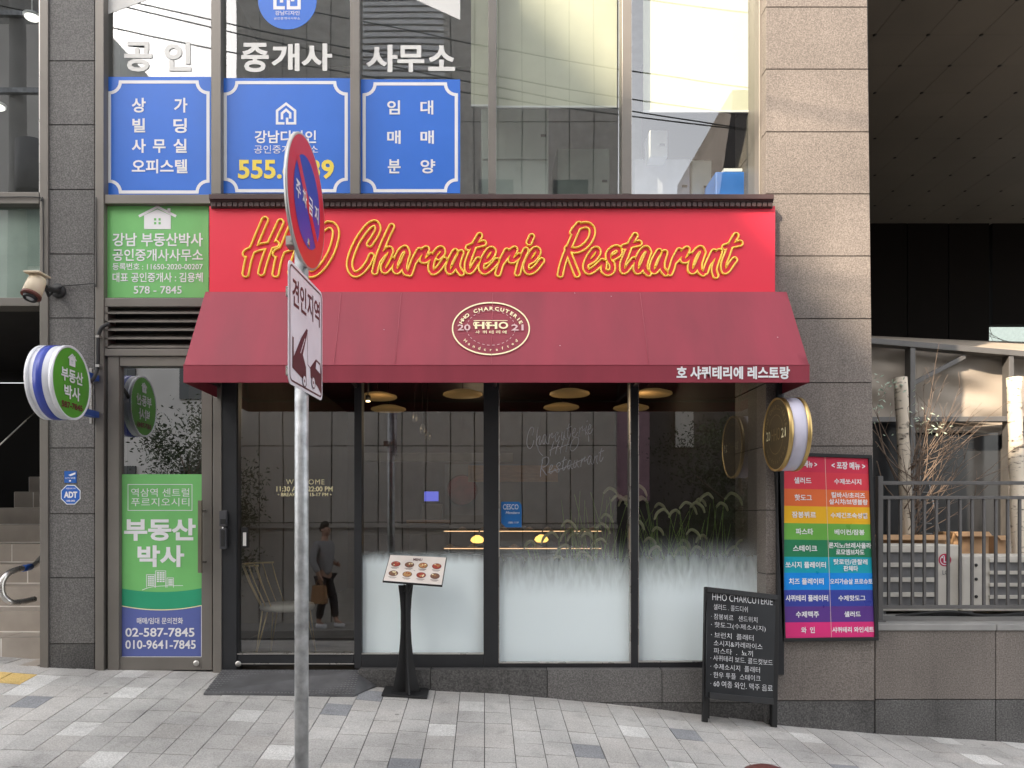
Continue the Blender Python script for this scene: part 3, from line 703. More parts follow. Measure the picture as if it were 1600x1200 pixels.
# ---- office furniture seen below the blinds
for a, c, bt, lb in ((736, 764, 163, 'cream roller blind, narrow strip in the third upper window'), (776, 964, 165, 'cream roller blind half in shadow behind the fourth upper window'), (1005, 1180, 172, 'sunlit cream roller blind behind the right upper window')):
    y = .16; t = thing('roller_blind', P((a+c)/2, -421, y), lb, 'blind', 'roller blinds in the upper windows')
    mb = MB(M_['blind']); mb.pr(a, -421, c, bt, y, y+.004); mb.build('blind_cloth', t)
    mb = MB(M_['white']); mb.pr(a, bt, c, bt+3, y-.006, y+.008); mb.build('bottom_bar', t)
def cab(name, a, b, c, d, y, dp, m, lb, cat, n=2):
    t = thing(name, P((a+c)/2, d, y), lb, cat); mb = MB(m); mb.pr(a, b, c, d, y, y+dp); mb.build('body', t, bevel=.006)
    mb = MB(m); h = (d-b)/n
    for k in range(n): mb.pr(a+1.5, b+k*h+1.5, c-1.5, b+(k+1)*h-1.5, y-.012, y-.001)
    mb.build('front', t, bevel=.004); mb = MB(M_['black']); mb.pr(c-12, b+h*.5, c-4, b+h*.5+3, y-.02, y-.012); mb.build('handle', t); return t
cab('filing_cabinet', 752, 170, 857, 330, .5, .5, M_['cabinet'], 'pale greenish cabinet behind the fourth upper window', 'cabinet')
cab('low_cabinet', 870, 232, 953, 330, .7, .4, mat('grey_green_case', (.33, .37, .34), .5), 'low grey green cabinet beside the tall pale one upstairs', 'cabinet', 1)
cab('water_purifier', 1015, 203, 1043, 246, .45, .2, M_['white'], 'white upright appliance on the ledge behind the right upper window', 'appliance', 1)
cab('desk_pedestal', 1080, 250, 1112, 330, .6, .3, M_['cabinet'], 'pale pedestal between the white counter and blue box upstairs', 'cabinet', 1)
cab('office_counter', 990, 248, 1078, 330, .6, .3, mat('lavender_white', (.6, .6, .68), .5), 'white counter behind the right upper window', 'counter', 1)
t = thing('blue_crate', P(1150, 303, .3), 'blue plastic box in the right corner of the upper window', 'box'); mb = MB(mat('blue_plastic', (.03, .17, .6), .4)); mb.pr(1118, 268, 1183, 330, .3, .6); mb.build('body', t, bevel=.01); mb = MB(M_['white']); mb.pr(1131, 263, 1160, 268, .32, .5); mb.build('lid_papers', t)

for px, py in ((50, 27), (-4, 167)):
    y = 1.6; c = P(px, py, y); t = thing('ceiling_downlight', c, 'bright oval ceiling lamp behind the upper left window' if px > 0 else 'bright ceiling lamp cut by the left picture edge, upper window', 'lamp', 'ceiling lamps behind the upper left window')
    mb = MB(M_['lamplit']); mb.lathe(c, (0, 0, -1), [(0, .06), (.012, .055), (.02, 0)], 24); mb.build('diffuser', t); mb = MB(M_['white']); mb.lathe(c+Vector((0, 0, .001)), (0, 0, 1), [(0, .072), (.02, .075), (.03, 0)], 24); mb.tube([c+Vector((0, 0, .03)), Vector((c.x, c.y, 7.1))], .006, 5); mb.build('housing', t)
# ---------------------------------------------------------------- red sign, cornice, awning
YS = -.21
sg = thing('restaurant_sign', P(768, 456, YS), 'red fascia sign with yellow outlined script HHO Charcuterie Restaurant', 'sign')
mb = MB(M_['red']); mb.pr(327, 322, 1211, 462, YS, -.03); mb.build('panel', sg)
mb = MB(M_['brown']); yc = -.26
mb.pr(326, 303, 1209.5, 311, yc, -.03); mb.pr(327, 311.3, 1209, 314, yc+.012, -.03); mb.pr(327.5, 314.3, 1208.5, 316.5, yc+.022, -.03); mb.pr(329, 317, 1207.5, 325, YS-.012, -.03)
mb.build('cornice', sg, bevel=.003)
mb = MB(M_['brown']); n = 104; xa, xb = X(330, YS-.02), X(1207, YS-.02); st = (xb-xa)/n
for k in range(n): mb.box(xa+k*st+.004, xa+(k+1)*st-.004, YS-.03, YS-.0125, Z(325, YS), Z(317.2, YS))
mb.build('dentil_moulding', sg)
# script lettering from traced strokes
def tr(ox, pts): return [(ox+a/8, 320+b/8) for a, b in pts]
Hs = [[(350, 190), (285, 340), (215, 510), (165, 620), (135, 720), (108, 862)], [(545, 220), (480, 360), (420, 490), (375, 610), (335, 730), (305, 845)], [(112, 612), (130, 590), (200, 560), (300, 525), (400, 508), (488, 490)]]
words = [(4.9, []), (4.3, []), (4.3, [])]
for dx in (0, 375):
    for s in Hs: words[0][1].append(tr(370, [(a+dx, b) for a, b in s]))
words[0][1].append(tr(370, [(1140, 245), (1200, 260), (1238, 330), (1225, 450), (1170, 610), (1070, 770), (960, 860), (890, 850), (865, 760), (890, 610), (960, 440), (1050, 310), (1140, 245)]))
W1 = [(530, [(380, 490), (440, 400), (482, 310), (470, 250), (430, 228), (350, 280), (240, 430), (165, 590), (128, 730), (150, 830), (210, 868), (290, 820), (360, 730), (402, 640)]),
 (530, [(655, 272), (580, 430), (510, 600), (470, 730), (445, 838)]), (530, [(480, 700), (550, 610), (620, 555), (640, 585), (600, 680), (555, 770), (570, 825), (620, 780), (670, 690)]),
 (530, [(850, 595), (825, 545), (765, 585), (715, 690), (695, 790), (725, 830), (780, 760), (850, 610), (825, 700), (812, 790), (835, 845), (868, 852)]),
 (530, [(1000, 575), (940, 690), (900, 800), (880, 858)]), (530, [(935, 710), (1015, 605), (1090, 552), (1055, 640), (1040, 690), (1085, 690), (1150, 635)]),
 (530, [(1240, 655), (1290, 600), (1280, 555), (1235, 570), (1170, 670), (1145, 780), (1175, 840), (1240, 800), (1318, 690)]),
 (690, [(170, 585), (110, 690), (82, 790), (105, 835), (150, 790), (200, 690), (243, 600), (205, 710), (205, 790), (248, 852)]),
 (690, [(475, 385), (420, 480), (370, 600), (325, 730), (330, 820), (370, 820), (430, 730), (458, 690)]), (690, [(335, 535), (400, 510), (470, 492), (525, 480)]),
 (690, [(520, 715), (590, 680), (645, 600), (630, 560), (585, 580), (525, 680), (495, 775), (530, 835), (600, 800), (690, 700)]),
 (690, [(815, 580), (760, 690), (725, 790), (705, 858)]), (690, [(755, 720), (830, 620), (915, 555), (880, 640), (865, 690), (905, 690), (965, 640)]),
 (690, [(1052, 570), (990, 710), (950, 855)]), (690, [(1125, 400), (1095, 470)]),
 (690, [(1080, 715), (1150, 680), (1205, 600), (1190, 560), (1145, 580), (1085, 680), (1055, 775), (1090, 838), (1170, 800), (1250, 700)])]
W2 = [(850, [(360, 345), (400, 290), (435, 245)]), (850, [(425, 270), (340, 470), (275, 620), (230, 750), (203, 872)]), (850, [(380, 310), (470, 258), (555, 255), (605, 315), (585, 420), (505, 520), (400, 568), (290, 545)]), (850, [(305, 590), (350, 710), (415, 870)]),
 (850, [(550, 720), (620, 680), (675, 600), (660, 558), (615, 580), (550, 680), (522, 780), (560, 835), (630, 800), (730, 710)]),
 (850, [(860, 660), (930, 620), (942, 560), (890, 540), (815, 600), (812, 680), (852, 750), (850, 820), (800, 852), (748, 815), (752, 720)]),
 (850, [(1140, 385), (1080, 490), (1030, 620), (985, 740), (990, 825), (1030, 810), (1090, 730), (1122, 690)]), (850, [(1000, 530), (1070, 508), (1190, 480)]),
 (980, [(270, 595), (240, 548), (180, 590), (125, 700), (112, 800), (140, 832), (190, 770), (262, 610), (225, 730), (228, 815), (268, 858)]),
 (980, [(400, 585), (340, 690), (312, 795), (340, 832), (390, 780), (430, 690), (470, 600), (438, 720), (442, 800), (485, 855)]),
 (980, [(650, 575), (590, 690), (560, 790), (535, 852)]), (980, [(595, 705), (670, 620), (748, 555), (710, 640), (700, 690), (740, 690), (800, 632)]),
 (980, [(950, 595), (920, 548), (860, 590), (805, 700), (792, 800), (820, 832), (870, 770), (942, 610), (905, 730), (908, 815), (948, 858)]),
 (980, [(1085, 590), (1040, 680), (1000, 770), (980, 835)]), (980, [(1015, 735), (1090, 640), (1152, 585), (1145, 620), (1110, 720), (1088, 810), (1108, 885)]),
 (980, [(1360, 385), (1300, 490), (1250, 620), (1208, 740), (1215, 825), (1255, 810), (1310, 730), (1342, 690)]), (980, [(1220, 530), (1290, 508), (1412, 480)])]
for o, p in W1: words[1][1].append(tr(o, p))
for o, p in W2: words[2][1].append(tr(o, p))
def script(rad, strokes, parent):
    segs = []
    for s in strokes:
        c = chaikin_cr([(a, b, 0) for a, b in s], 6); segs += [(c[i].x, c[i].y, c[i+1].x, c[i+1].y) for i in range(len(c)-1)]
    segs = np.array(segs); h = .8
    x0, x1 = segs[:, [0, 2]].min()-10, segs[:, [0, 2]].max()+10; y0, y1 = segs[:, [1, 3]].min()-10, segs[:, [1, 3]].max()+10
    nx, ny = int((x1-x0)/h)+1, int((y1-y0)/h)+1
    gx, gy = np.meshgrid(x0+h*np.arange(nx), y0+h*np.arange(ny)); d = np.full(gx.shape, 1e9)
    for a, b, c, e in segs:
        i0, i1 = max(0, int((min(a, c)-11-x0)/h)), int((max(a, c)+11-x0)/h)+2; j0, j1 = max(0, int((min(b, e)-11-y0)/h)), int((max(b, e)+11-y0)/h)+2
        sx, sy = gx[j0:j1, i0:i1], gy[j0:j1, i0:i1]; dx, dy = c-a, e-b; L = dx*dx+dy*dy+1e-12
        t = np.clip(((sx-a)*dx+(sy-b)*dy)/L, 0, 1); q = np.hypot(sx-a-t*dx, sy-b-t*dy)
        d[j0:j1, i0:i1] = np.minimum(d[j0:j1, i0:i1], q)
    def march(f):
        polys = []; lines = []
        inside = f < 0
        act = np.argwhere((inside[:-1, :-1] | inside[1:, :-1] | inside[:-1, 1:] | inside[1:, 1:]))
        for j, i in act:
            cs = ((j, i), (j, i+1), (j+1, i+1), (j+1, i)); v = [f[c] for c in cs]; p = [(gx[c], gy[c]) for c in cs]
            poly = []; cr = []
            for k in range(4):
                k2 = (k+1) % 4
                if v[k] < 0: poly.append(p[k])
                if (v[k] < 0) != (v[k2] < 0):
                    t = v[k]/(v[k]-v[k2]); q = (p[k][0]+(p[k2][0]-p[k][0])*t, p[k][1]+(p[k2][1]-p[k][1])*t)
                    poly.append(q); cr.append(q)
            if len(poly) > 2: polys.append(poly)
            for k in range(0, len(cr)-1, 2): lines.append((cr[k], cr[k+1]))
        return polys, lines
    mb = MB(M_['neon2']); ya, yb = YS-.009, YS-.001
    polys, lines = march(np.abs(d-rad)-1.45)
    for p in polys: mb.face([P(a, b, ya) for a, b in p])
    for a, b in lines: mb.face([P(*a, ya), P(*b, ya), P(*b, ya)+Vector((0, yb-ya, 0)), P(*a, ya)+Vector((0, yb-ya, 0))])
    # ridge tube on the contour at the middle of the band
    _, lines = march(d-rad); mb.mat(M_['neon'])
    key = lambda p: (round(p[0], 4), round(p[1], 4)); adj = {}
    for a, b in lines:
        adj.setdefault(key(a), []).append(key(b)); adj.setdefault(key(b), []).append(key(a))
    seen = set()
    for s in list(adj):
        if s in seen: continue
        loop = [s]; seen.add(s); cur = s
        while True:
            nx_ = [q for q in adj[cur] if q not in seen]
            if not nx_: break
            cur = nx_[0]; seen.add(cur); loop.append(cur)
        if len(loop) < 6: continue
        loop = loop[::2]; loop = loop+[loop[0], loop[1]]
        mb.tube([P(a, b, ya) for a, b in loop], .0050, 6, cap=False)
    mb.nofix = True
    return mb.build('script_lettering', parent)
for r_, s_ in words: script(r_, s_, sg)
# faint handwriting on the middle shop window, the same script drawn by hand
mb = MB(mat('white_marker', (.46, .46, .48), .9)); pm = plane(.027); ca, sa = math.cos(math.radians(-13)), math.sin(math.radians(-13))
def scrawl(strokes, r):
    al = [p for s_ in strokes for p in s_]; xs_ = [p[0] for p in al]; ys_ = [p[1] for p in al]; cx_, cy_ = (r[0]+r[2])/2, (r[1]+r[3])/2
    for s_ in strokes:
        q = []
        for a, b in s_:
            u = (a-min(xs_))/(max(xs_)-min(xs_))-.5; v = (b-min(ys_))/(max(ys_)-min(ys_))-.5
            u *= r[2]-r[0]; v *= r[3]-r[1]; q.append((cx_+u*ca-v*sa, cy_+u*sa+v*ca, 0))
        mb.stroke(chaikin_cr(q, 5), .9, pm)
scrawl(words[1][1], (820, 658, 926, 690)); scrawl(words[0][1], (857, 686, 906, 707)); scrawl(words[2][1], (840, 705, 946, 734))
mb.stroke(chaikin_cr([(856, 738, 0), (884, 730, 0), (914, 716, 0)]), .9, pm); mb.stroke(chaikin_cr([(840, 696, 0), (842, 705, 0), (848, 712, 0)]), .8, pm); mb.stroke(chaikin_cr([(913, 672, 0), (919, 680, 0), (920, 690, 0)]), .8, pm)
mb.nofix = True; mb.build('marker_writing', MARK)
# awning
ya, yb = -.27, -.62
za, zb, zc = Z(456, ya), Z(570, yb), Z(598, yb)
A = [(X(321, ya), ya, za), (X(1229, ya), ya, za)]; Bq = [(X(287.5, yb), yb, zb), (X(1264, yb), yb, zb)]
aw = thing('awning', (X(775, yb), yb, zc), 'burgundy shop awning with round HHO emblem under the red sign', 'awning')
mb = MB(M_['awning']); nx = 60; nz = 6
def awp(u, v):
    sag = -.007*math.sin(math.pi*v)*(1-.8*abs(math.sin(u*math.pi*4)))+.0022*math.sin(u*71+v*5)*math.sin(math.pi*v)*math.sin(u*13+2)
    p = Vector(A[0]).lerp(Vector(A[1]), u).lerp(Vector(Bq[0]).lerp(Vector(Bq[1]), u), v); return p+Vector((0, -.7*sag*-1, sag))
mb.smooth = True
for i in range(nx):
    for j in range(nz): mb.face([awp(i/nx, j/nz), awp((i+1)/nx, j/nz), awp((i+1)/nx, (j+1)/nz), awp(i/nx, (j+1)/nz)])
mb.smooth = False
for k in (0, 1):
    a, b = Vector(A[k]), Vector(Bq[k]); mb.face([a, b, Vector((b.x, yb, zc)), Vector((b.x, -.02, zc)), Vector((a.x, -.02, za))])
mb.face([A[0], A[1], (A[1][0], -.02, za), (A[0][0], -.02, za)])
mb.build('canopy', aw, weld=True)
mb = MB(M_['awning']); mb.box(Bq[0][0]-.002, Bq[1][0]+.002, yb-.006, yb+.006, zc, zb-.004); mb.box(Bq[0][0]-.004, Bq[1][0]+.004, yb-.008, yb+.002, zb-.006, zb+.001); mb.build('valance', aw, bevel=.002)
mb = MB(M_['brown']); 
for u in (0.004, .25, .5, .75, .996):
    a = Vector(A[0]).lerp(Vector(A[1]), u); b = Vector(Bq[0]).lerp(Vector(Bq[1]), u); mb.tube([a+Vector((0, .03, -.03)), b+Vector((0, .03, -.02))], .012, 6); mb.tube([b+Vector((0, .03, -.03)), Vector((b.x, -.03, zb-.03))], .012, 6)
mb.tube([Vector(Bq[0])+Vector((0, .02, -.03)), Vector(Bq[1])+Vector((0, .02, -.03))], .012, 6); mb.build('awning_frame', aw)
nA = (Vector(A[1])-Vector(A[0])).cross(Vector(Bq[0])-Vector(A[0])).normalized()
if nA.y > 0: nA = -nA
MA = ray_plane(Vector(A[0])+nA*.007, nA); LA = tuple(nA*.001)
mb = MB(mat('awning_seam', (.42, .11, .14), .7))
for a, b in ((533, 522), (627, 617), (770, 768), (1000, 1014)): mb.tube([MA(a, 458), MA((a+b)/2, 512), MA(b, 568)], .0014, 5)
mb.build('seam', aw)
em = MB(M_['cream']); el = [(767+60*math.cos(2*math.pi*k/64), 513.5+40.5*math.sin(2*math.pi*k/64)) for k in range(64)]
em.stroke(el, 2.1, MA, closed=True, lift=LA)
arc_text(em, 'HHO CHARCUTERIE', (767, 513.5), 49, 31.5, 160, 18, 5.2, MA, .035, LA, wide=1.25)
arc_text(em, 'Handcrafted', (767, 513.5), 48.5, 33, 215, 325, 4.4, MA, .012, LA, flip=True, wide=1.2)
for s, r in (('H', (742, 503, 757, 514)), ('H', (761, 503, 777, 514)), ('O', (779, 503, 794, 514))): add_text(em, s, r, MA, bold=.03, lift=LA)
for a in (742, 761): em.stroke(chaikin_cr([(a+7, 504.5, 0), (a, 503.5, 0), (a-2, 507, 0), (a+1, 510, 0), (a+4, 507.5, 0)]), 1.3, MA, lift=LA)
em.stroke([(740, 501), (793, 501)], .9, MA, lift=LA)
for ch, a in zip('사퀴테리에', (743, 754, 764.5, 775, 785)): add_text(em, ch, (a, 516.5, a+6.5, 521.5), MA, bold=.015, lift=LA)
em.mat(M_['pinkish']); add_text(em, '20', (715, 507, 735, 516.5), MA, bold=.02, lift=LA); add_text(em, '21', (799, 507, 818, 516.5), MA, bold=.02, lift=LA)
for k in range(30):
    a = 2*math.pi*k/30
    if abs(math.sin(a)) < .2: continue
    em.stroke([(767+38*math.cos(a+q), 512.5+27*math.sin(a+q)) for q in (-.05, 0, .05)], .7, MA, lift=LA)
em.nofix = True; em.build('emblem', aw)
T('호 샤퀴테리에 레스토랑', (1057, 572.5, 1234, 592.5), plane(yb-.009), M_['white'], aw, bold=.035)
# spotted marks on cloth
mb = MB(M_['pinkish'])
for a, b in ((898, 458), (955, 463), (875, 540), (1215, 527), (600, 515)): mb.lathe(MA(a, b), nA, [(0, .004), (.0015, .003), (.002, 0)], 8)
mb.build('speck', aw)

# ---------------------------------------------------------------- blade signs
def drum(c, r, th, name, lb, rim, side, face, band=None, up='+'):
    t = thing(name, c, lb, 'sign'); c = Vector(c)
    mb = MB(side); mb.lathe(c-Vector((th/2-.004, 0, 0)), (1, 0, 0), [(0, r*.985), (th-.008, r*.985)], 64); mb.build('drum', t)
    for s in (-1, 1):
        mb = MB(rim); x = s*th/2
        mb.lathe(c+Vector((x-s*.012, 0, 0)), (s, 0, 0), [(-.012, r*.98), (-.012, r), (.012, r), (.014, r*.985), (.012, r*.95), (.008, r*.94)], 64)
        mb.build('rim', t)
        mb = MB(face); mb.lathe(c+Vector((x-s*.004, 0, 0)), (s, 0, 0), [(-.001, 0.001), (0, r*.955), (.001, 0.001)], 64, smooth=False); mb.build('face', t)
    return t
yd_ = -.5; dd = D+yd_; c0 = (X(113, yd_), yd_, Z(598.5, yd_)); th = .17; r0 = .232; c0 = (c0[0]-th/2, c0[1], c0[2])
white_rim = mat('white_sign_rim', (.78, .79, .84), .3)
t = drum(c0, r0, th, 'estate_agent_blade_sign', 'round green and white blade sign with blue band, left pillar', white_rim, white_rim, mat('lime_face', (.10, .36, .035), .35))
mb = MB(mat('cobalt_band', (.045, .075, .42), .3)); mb.lathe((c0[0]-.035, c0[1], c0[2]), (1, 0, 0), [(0, r0*.97), (0, r0*1.0), (.055, r0*1.0), (.055, r0*.97)], 64); mb.build('band', t)
fx = c0[0]+th/2-.0015; MF = frame((fx, c0[1], c0[2]), (0, 1, 0), (0, 0, -1)); LF = (.002, 0, 0)
mb = MB(M_['white']); add_text(mb, '부동산', (-.13, -.085, .13, .0), MF, bold=.03, lift=LF); add_text(mb, '박사', (-.095, .02, .095, .105), MF, bold=.03, lift=LF); mb.nofix = True; mb.build('lettering', t)
mb = MB(M_['white']); 
house2(mb, -.05, -.185, .05, -.105, lambda a, b: MF(a, b)+Vector((.002, 0, 0)), M_['dgreen']); mb.nofix = True; mb.build('emblem', t)
mb = MB(mat('dark_red_ink', (.16, .02, .03), .5)); add_text(mb, '587-7845', (-.125, .125, .125, .165), MF, bold=.03, lift=LF); mb.nofix = True; mb.build('lettering', t)
mb = MB(mat('blue_bracket', (.04, .10, .38), .4)); mb.box(c0[0]-.03, c0[0]+.03, c0[1]+r0-.005, -.045, c0[2]+.09, c0[2]+.13); mb.box(c0[0]-.03, c0[0]+.03, c0[1]+r0-.005, -.045, c0[2]-.16, c0[2]-.12)
mb.mat(M_['steel']).box(c0[0]-.03, X(150), -.06, -.042, c0[2]-.2, c0[2]+.18); mb.build('bracket', t)
ye = -.42; th = .135; r1 = .236; c1 = (X(1212, ye)+th/2, ye, Z(679, ye))
t = drum(c1, r1, th, 'restaurant_blade_sign', 'round gold rimmed drum sign with dark bronze face, right pillar', M_['gold'], M_['acrylic'], M_['bronze_face'])
fx = c1[0]-th/2+.0015; MF = frame((fx, c1[1], c1[2]), (0, -1, 0), (0, 0, -1)); LF = (-.002, 0, 0)
mb = MB(M_['dullgold']); arc_text(mb, 'HHO CHARCUTERIE', (0, 0), .175, .175, 165, 15, .03, MF, .02, LF); add_text(mb, 'HHO', (-.075, -.04, .075, .04), MF, bold=.0, lift=LF)
mb.mat(M_['cream']); add_text(mb, '20', (-.165, -.03, -.095, .03), MF, bold=.01, lift=LF); add_text(mb, '21', (.095, -.03, .165, .03), MF, bold=.01, lift=LF)
mb.mat(M_['dullgold']); arc_text(mb, 'Handcrafted', (0, 0), .175, .175, 215, 325, .026, MF, .0, LF, flip=True)
mb.stroke([(.125*math.cos(2*math.pi*k/40), .125*math.sin(2*math.pi*k/40)) for k in range(40)], .004, lambda a, b: MF(a, b)+Vector(LF), closed=True)
mb.nofix = True; mb.build('lettering', t)
mb = MB(M_['black']); mb.box(c1[0]-.02, c1[0]+.02, c1[1]+r1-.01, YP, c1[2]-.03, c1[2]+.03); mb.build('bracket', t)

# ---------------------------------------------------------------- security camera, cables, stickers
t = thing('security_camera', P(96, 450, -.02), 'beige security camera on a black bracket on the left pillar', 'camera')
a = P(57, 441, -.45); b = P(45, 470, -.50); ax = (b-a).normalized()
mb = MB(M_['beige']); mb.lathe(a-ax*.03, ax, [(0, .03), (0, .05), (.06, .056), (.12, .058), (.125, .05)], 24); mb.build('housing', t)
mb = MB(mat('camera_red_band', (.12, .03, .02), .4)); mb.lathe(a+ax*.093, ax, [(0, .05), (.0, .06), (.015, .061), (.018, .045)], 24); mb.mat(M_['black']).lathe(a+ax*.1, ax, [(0, .045), (.03, .04), (.03, .03), (.02, .025), (.02, 0)], 24); mb.build('lens_hood', t)
mb = MB(mat('lens_glass', (.5, .5, .5), .1)); mb.lathe(a+ax*.12, ax, [(0, .028), (.008, .02), (.011, 0)], 16); mb.build('lens', t)
mb = MB(M_['beige']); mb.box(a.x-.05, a.x+.05, a.y-.06, a.y+.08, a.z+.045, a.z+.058); mb.build('sun_shield', t, bevel=.004)
mb = MB(M_['rubber']); mb.tube([a+Vector((.03, .05, -.02)), P(80, 452, -.25), P(92, 455, -.03)], .018, 8); mb.lathe(P(92, 455, -.02), (0, -1, 0), [(0, .05), (.02, .05), (.03, .03), (.03, 0)], 16); mb.tube([P(70, 448, -.3), P(76, 462, -.2), P(86, 452, -.1), P(96, 449, -.04)], .01, 6); mb.build('bracket', t)
mb = MB(M_['rubber']); mb.tube(chaikin_cr([P(92, 447, -.04), P(120, 445, -.04), P(146, 443, -.05), P(150, 446, -.05), P(150, 400, -.05), P(150, 308, -.05)]), .004, 6); tag(mb.build('cable'), 'thin black cable running from the security camera up the bronze frame', 'cable')
mb = MB(M_['rubber']); mb.tube(chaikin_cr([P(171, 506, -.04), P(160, 511, -.07), P(154, 524, -.07), P(153, 545, -.07), P(153, 565, -.07), P(151, 580, -.08), P(146, 592, -.2), P(136, 600, -.28)]), .013, 8)
t = tag(mb.build('conduit'), 'black flexible conduit from the louvre down to the green blade sign', 'conduit')
mb = MB(M_['steel'])
for py in (526, 572): mb.box(X(150.5, -.07), X(156.5, -.07), -.086, -.04, Z(py+2, -.07), Z(py-2, -.07))
mb.build('clip', t)
mb = MB(M_['rubber']); mb.tube(chaikin_cr([P(-5, 308, -.04), P(58, 308, -.04), P(64, 314, -.045), P(67, 318, -.045), P(67.5, 440, -.045), P(66, 450, -.06), P(60, 448, -.38)]), .004, 6); tag(mb.build('cable'), 'thin dark cable along the left bronze frame down to the security camera', 'cable')
yq = -.024; PQ = plane(yq)
mb = MB(mat('sticker_blue', (.02, .12, .45), .35)); mb.prism([P(a, b, yq) for a, b in ((100.5, 736), (119.5, 736), (119.5, 754.5), (100.5, 754.5))], (0, .003, 0)); t = tag(mb.build('cctv_sticker'), 'small square blue sticker with white camera mark on the left pillar', 'sticker')
mb = MB(M_['white']); mb.flat([(107, 742), (118, 738), (118, 741), (110, 744)], PQ, (0, -.001, 0)); add_text(mb, 'CCTV 녹화중', (102, 745.5, 118, 748.5), PQ, bold=.01); mb.flat([(108, 750), (111, 750), (111, 752.5), (108, 752.5)], PQ, (0, -.001, 0)); mb.nofix = True; mb.build('lettering', t)
oc = lambda r: [(110.5+r*math.cos(math.radians(22.5+45*k)), 773+r*math.sin(math.radians(22.5+45*k))) for k in range(8)]
mb = MB(mat('sticker_white', (.75, .78, .8), .35)); mb.prism([P(a, b, yq) for a, b in oc(16.6)], (0, .003, 0)); t = tag(mb.build('alarm_sticker'), 'blue octagonal ADT alarm sticker on the left pillar', 'sticker')
mb = MB(mat('sticker_blue2', (.02, .12, .5), .35)); mb.flat(oc(15.2), PQ, (0, -.001, 0)); mb.mat(M_['white'])
add_text(mb, 'ADT', (100, 768, 121, 778), PQ, bold=.05, lift=(0, -.002, 0)); add_text(mb, '세콤경비구역', (103, 762, 118, 764.5), PQ, bold=.01, lift=(0, -.002, 0)); add_text(mb, '1588-6400', (103.5, 781, 117.5, 784), PQ, bold=.02, lift=(0, -.002, 0)); mb.nofix = True; mb.build('lettering', t)

# ---------------------------------------------------------------- no-parking sign
sp = thing('no_parking_sign', (-.862, -1.74, gz(-.862, -1.74)), 'galvanised pole with round no parking sign and white tow zone plate', 'street sign')
mb = MB(M_['galv']); zt = Z(300, -1.74); mb.tube([(-.862, -1.74, gz(-.862, -1.74)-.1), (-.862, -1.74, 1.5), (-.862, -1.74, zt)], .0325, 20); mb.build('pole', sp)
U = Vector((.040, .6, 0)).normalized(); Nn = Vector((U.y, -U.x, 0)); C = Vector((-.834, -1.76, Z(317.5, -1.76))); Vv = Vector((0, 0, 1))
def disc(r0_, r1_, n=64): return [(r1_*math.cos(2*math.pi*k/n), r1_*math.sin(2*math.pi*k/n)) for k in range(n)]
MS = frame(C, U, -Vv)
mb = MB(M_['signback']); mb.lathe(C, Nn, [(-.006, .296), (-.012, .30), (.0, .302), (.003, .299), (.003, .292)], 64)
mb.build('round_plate', sp)
rp = [o for o in sp.children if o.name.startswith('round_plate')][0]
mb = MB(M_['signred']); mb.flat(disc(0, .291), MS, Nn*.0035); mb.build('red_field', rp)
mb = MB(M_['signblue']); mb.flat(disc(0, .208), MS, Nn*.005); mb.build('blue_field', rp)
mb = MB(M_['signred']); mb.stroke([(-.15, -.15), (.15, .15)], .052, MS, lift=Nn*.0062); mb.build('slash', rp)
mb = MB(M_['white'])
for ch, r in zip('주차금지', ((-.185, -.042, -.115, .038), (-.085, -.042, -.02, .038), (.012, -.042, .08, .038), (.108, -.042, .175, .038))): add_text(mb, ch, r, MS, bold=.02, lift=Nn*.0075)
mb.nofix = True; mb.build('lettering', rp)
d0 = 3.36; zt = CZ+(HY-403)/F*d0; zb_ = CZ+(HY-598)/F*d0; wpl = .53
C2 = Vector((-.843, d0-D, zt)); MR = frame(C2, U, Vector((0, 0, -1))); hpl = zt-zb_
def rrect(x0, y0, x1, y1, r):
    o = []
    for cx, cy, a in ((x0+r, y0+r, 180), (x1-r, y0+r, 270), (x1-r, y1-r, 0), (x0+r, y1-r, 90)): o += [(cx+r*math.cos(math.radians(a+k*15)), cy+r*math.sin(math.radians(a+k*15))) for k in range(7)]
    return o
mb = MB(M_['signwhite']); mb.prism([MR(a, b) for a, b in rrect(0, 0, wpl, hpl, .035)], -Nn*.004); pl = mb.build('tow_plate', sp)
mb = MB(M_['maroonink']); mb.stroke(rrect(.017, .017, wpl-.017, hpl-.017, .028), .008, MR, closed=True, lift=Nn*.001); mb.build('border', pl)
mb = MB(M_['maroonink']); 
for k, ch in enumerate('견인지역'): add_text(mb, ch, (.05+k*.112, .06, .145+k*.112, .185), MR, bold=.02, lift=Nn*.0012)
mb.nofix = True; mb.build('lettering', pl)
tk = MB(M_['maroonink']); L1 = Nn*.0012
q = lambda u, v: (.03+u*(wpl-.05), .23+v*.29)
for poly in ([(.04, .33), (.08, .33), (.08, .62), (.3, .26), (.48, .04), (.52, .05), (.36, .5), (.46, .66), (.48, .95), (.36, .88), (.04, .8)], [(.60, .62), (.72, .5), (.80, .42), (.96, .44), (1., .6), (1., .96), (.86, .86), (.62, .78)]): tk.flat([q(*p) for p in poly], MR, L1)
tk.mat(M_['signwhite']); tk.flat([q(.81, .46), q(.93, .48), q(.95, .62), q(.78, .58)], MR, L1*2)
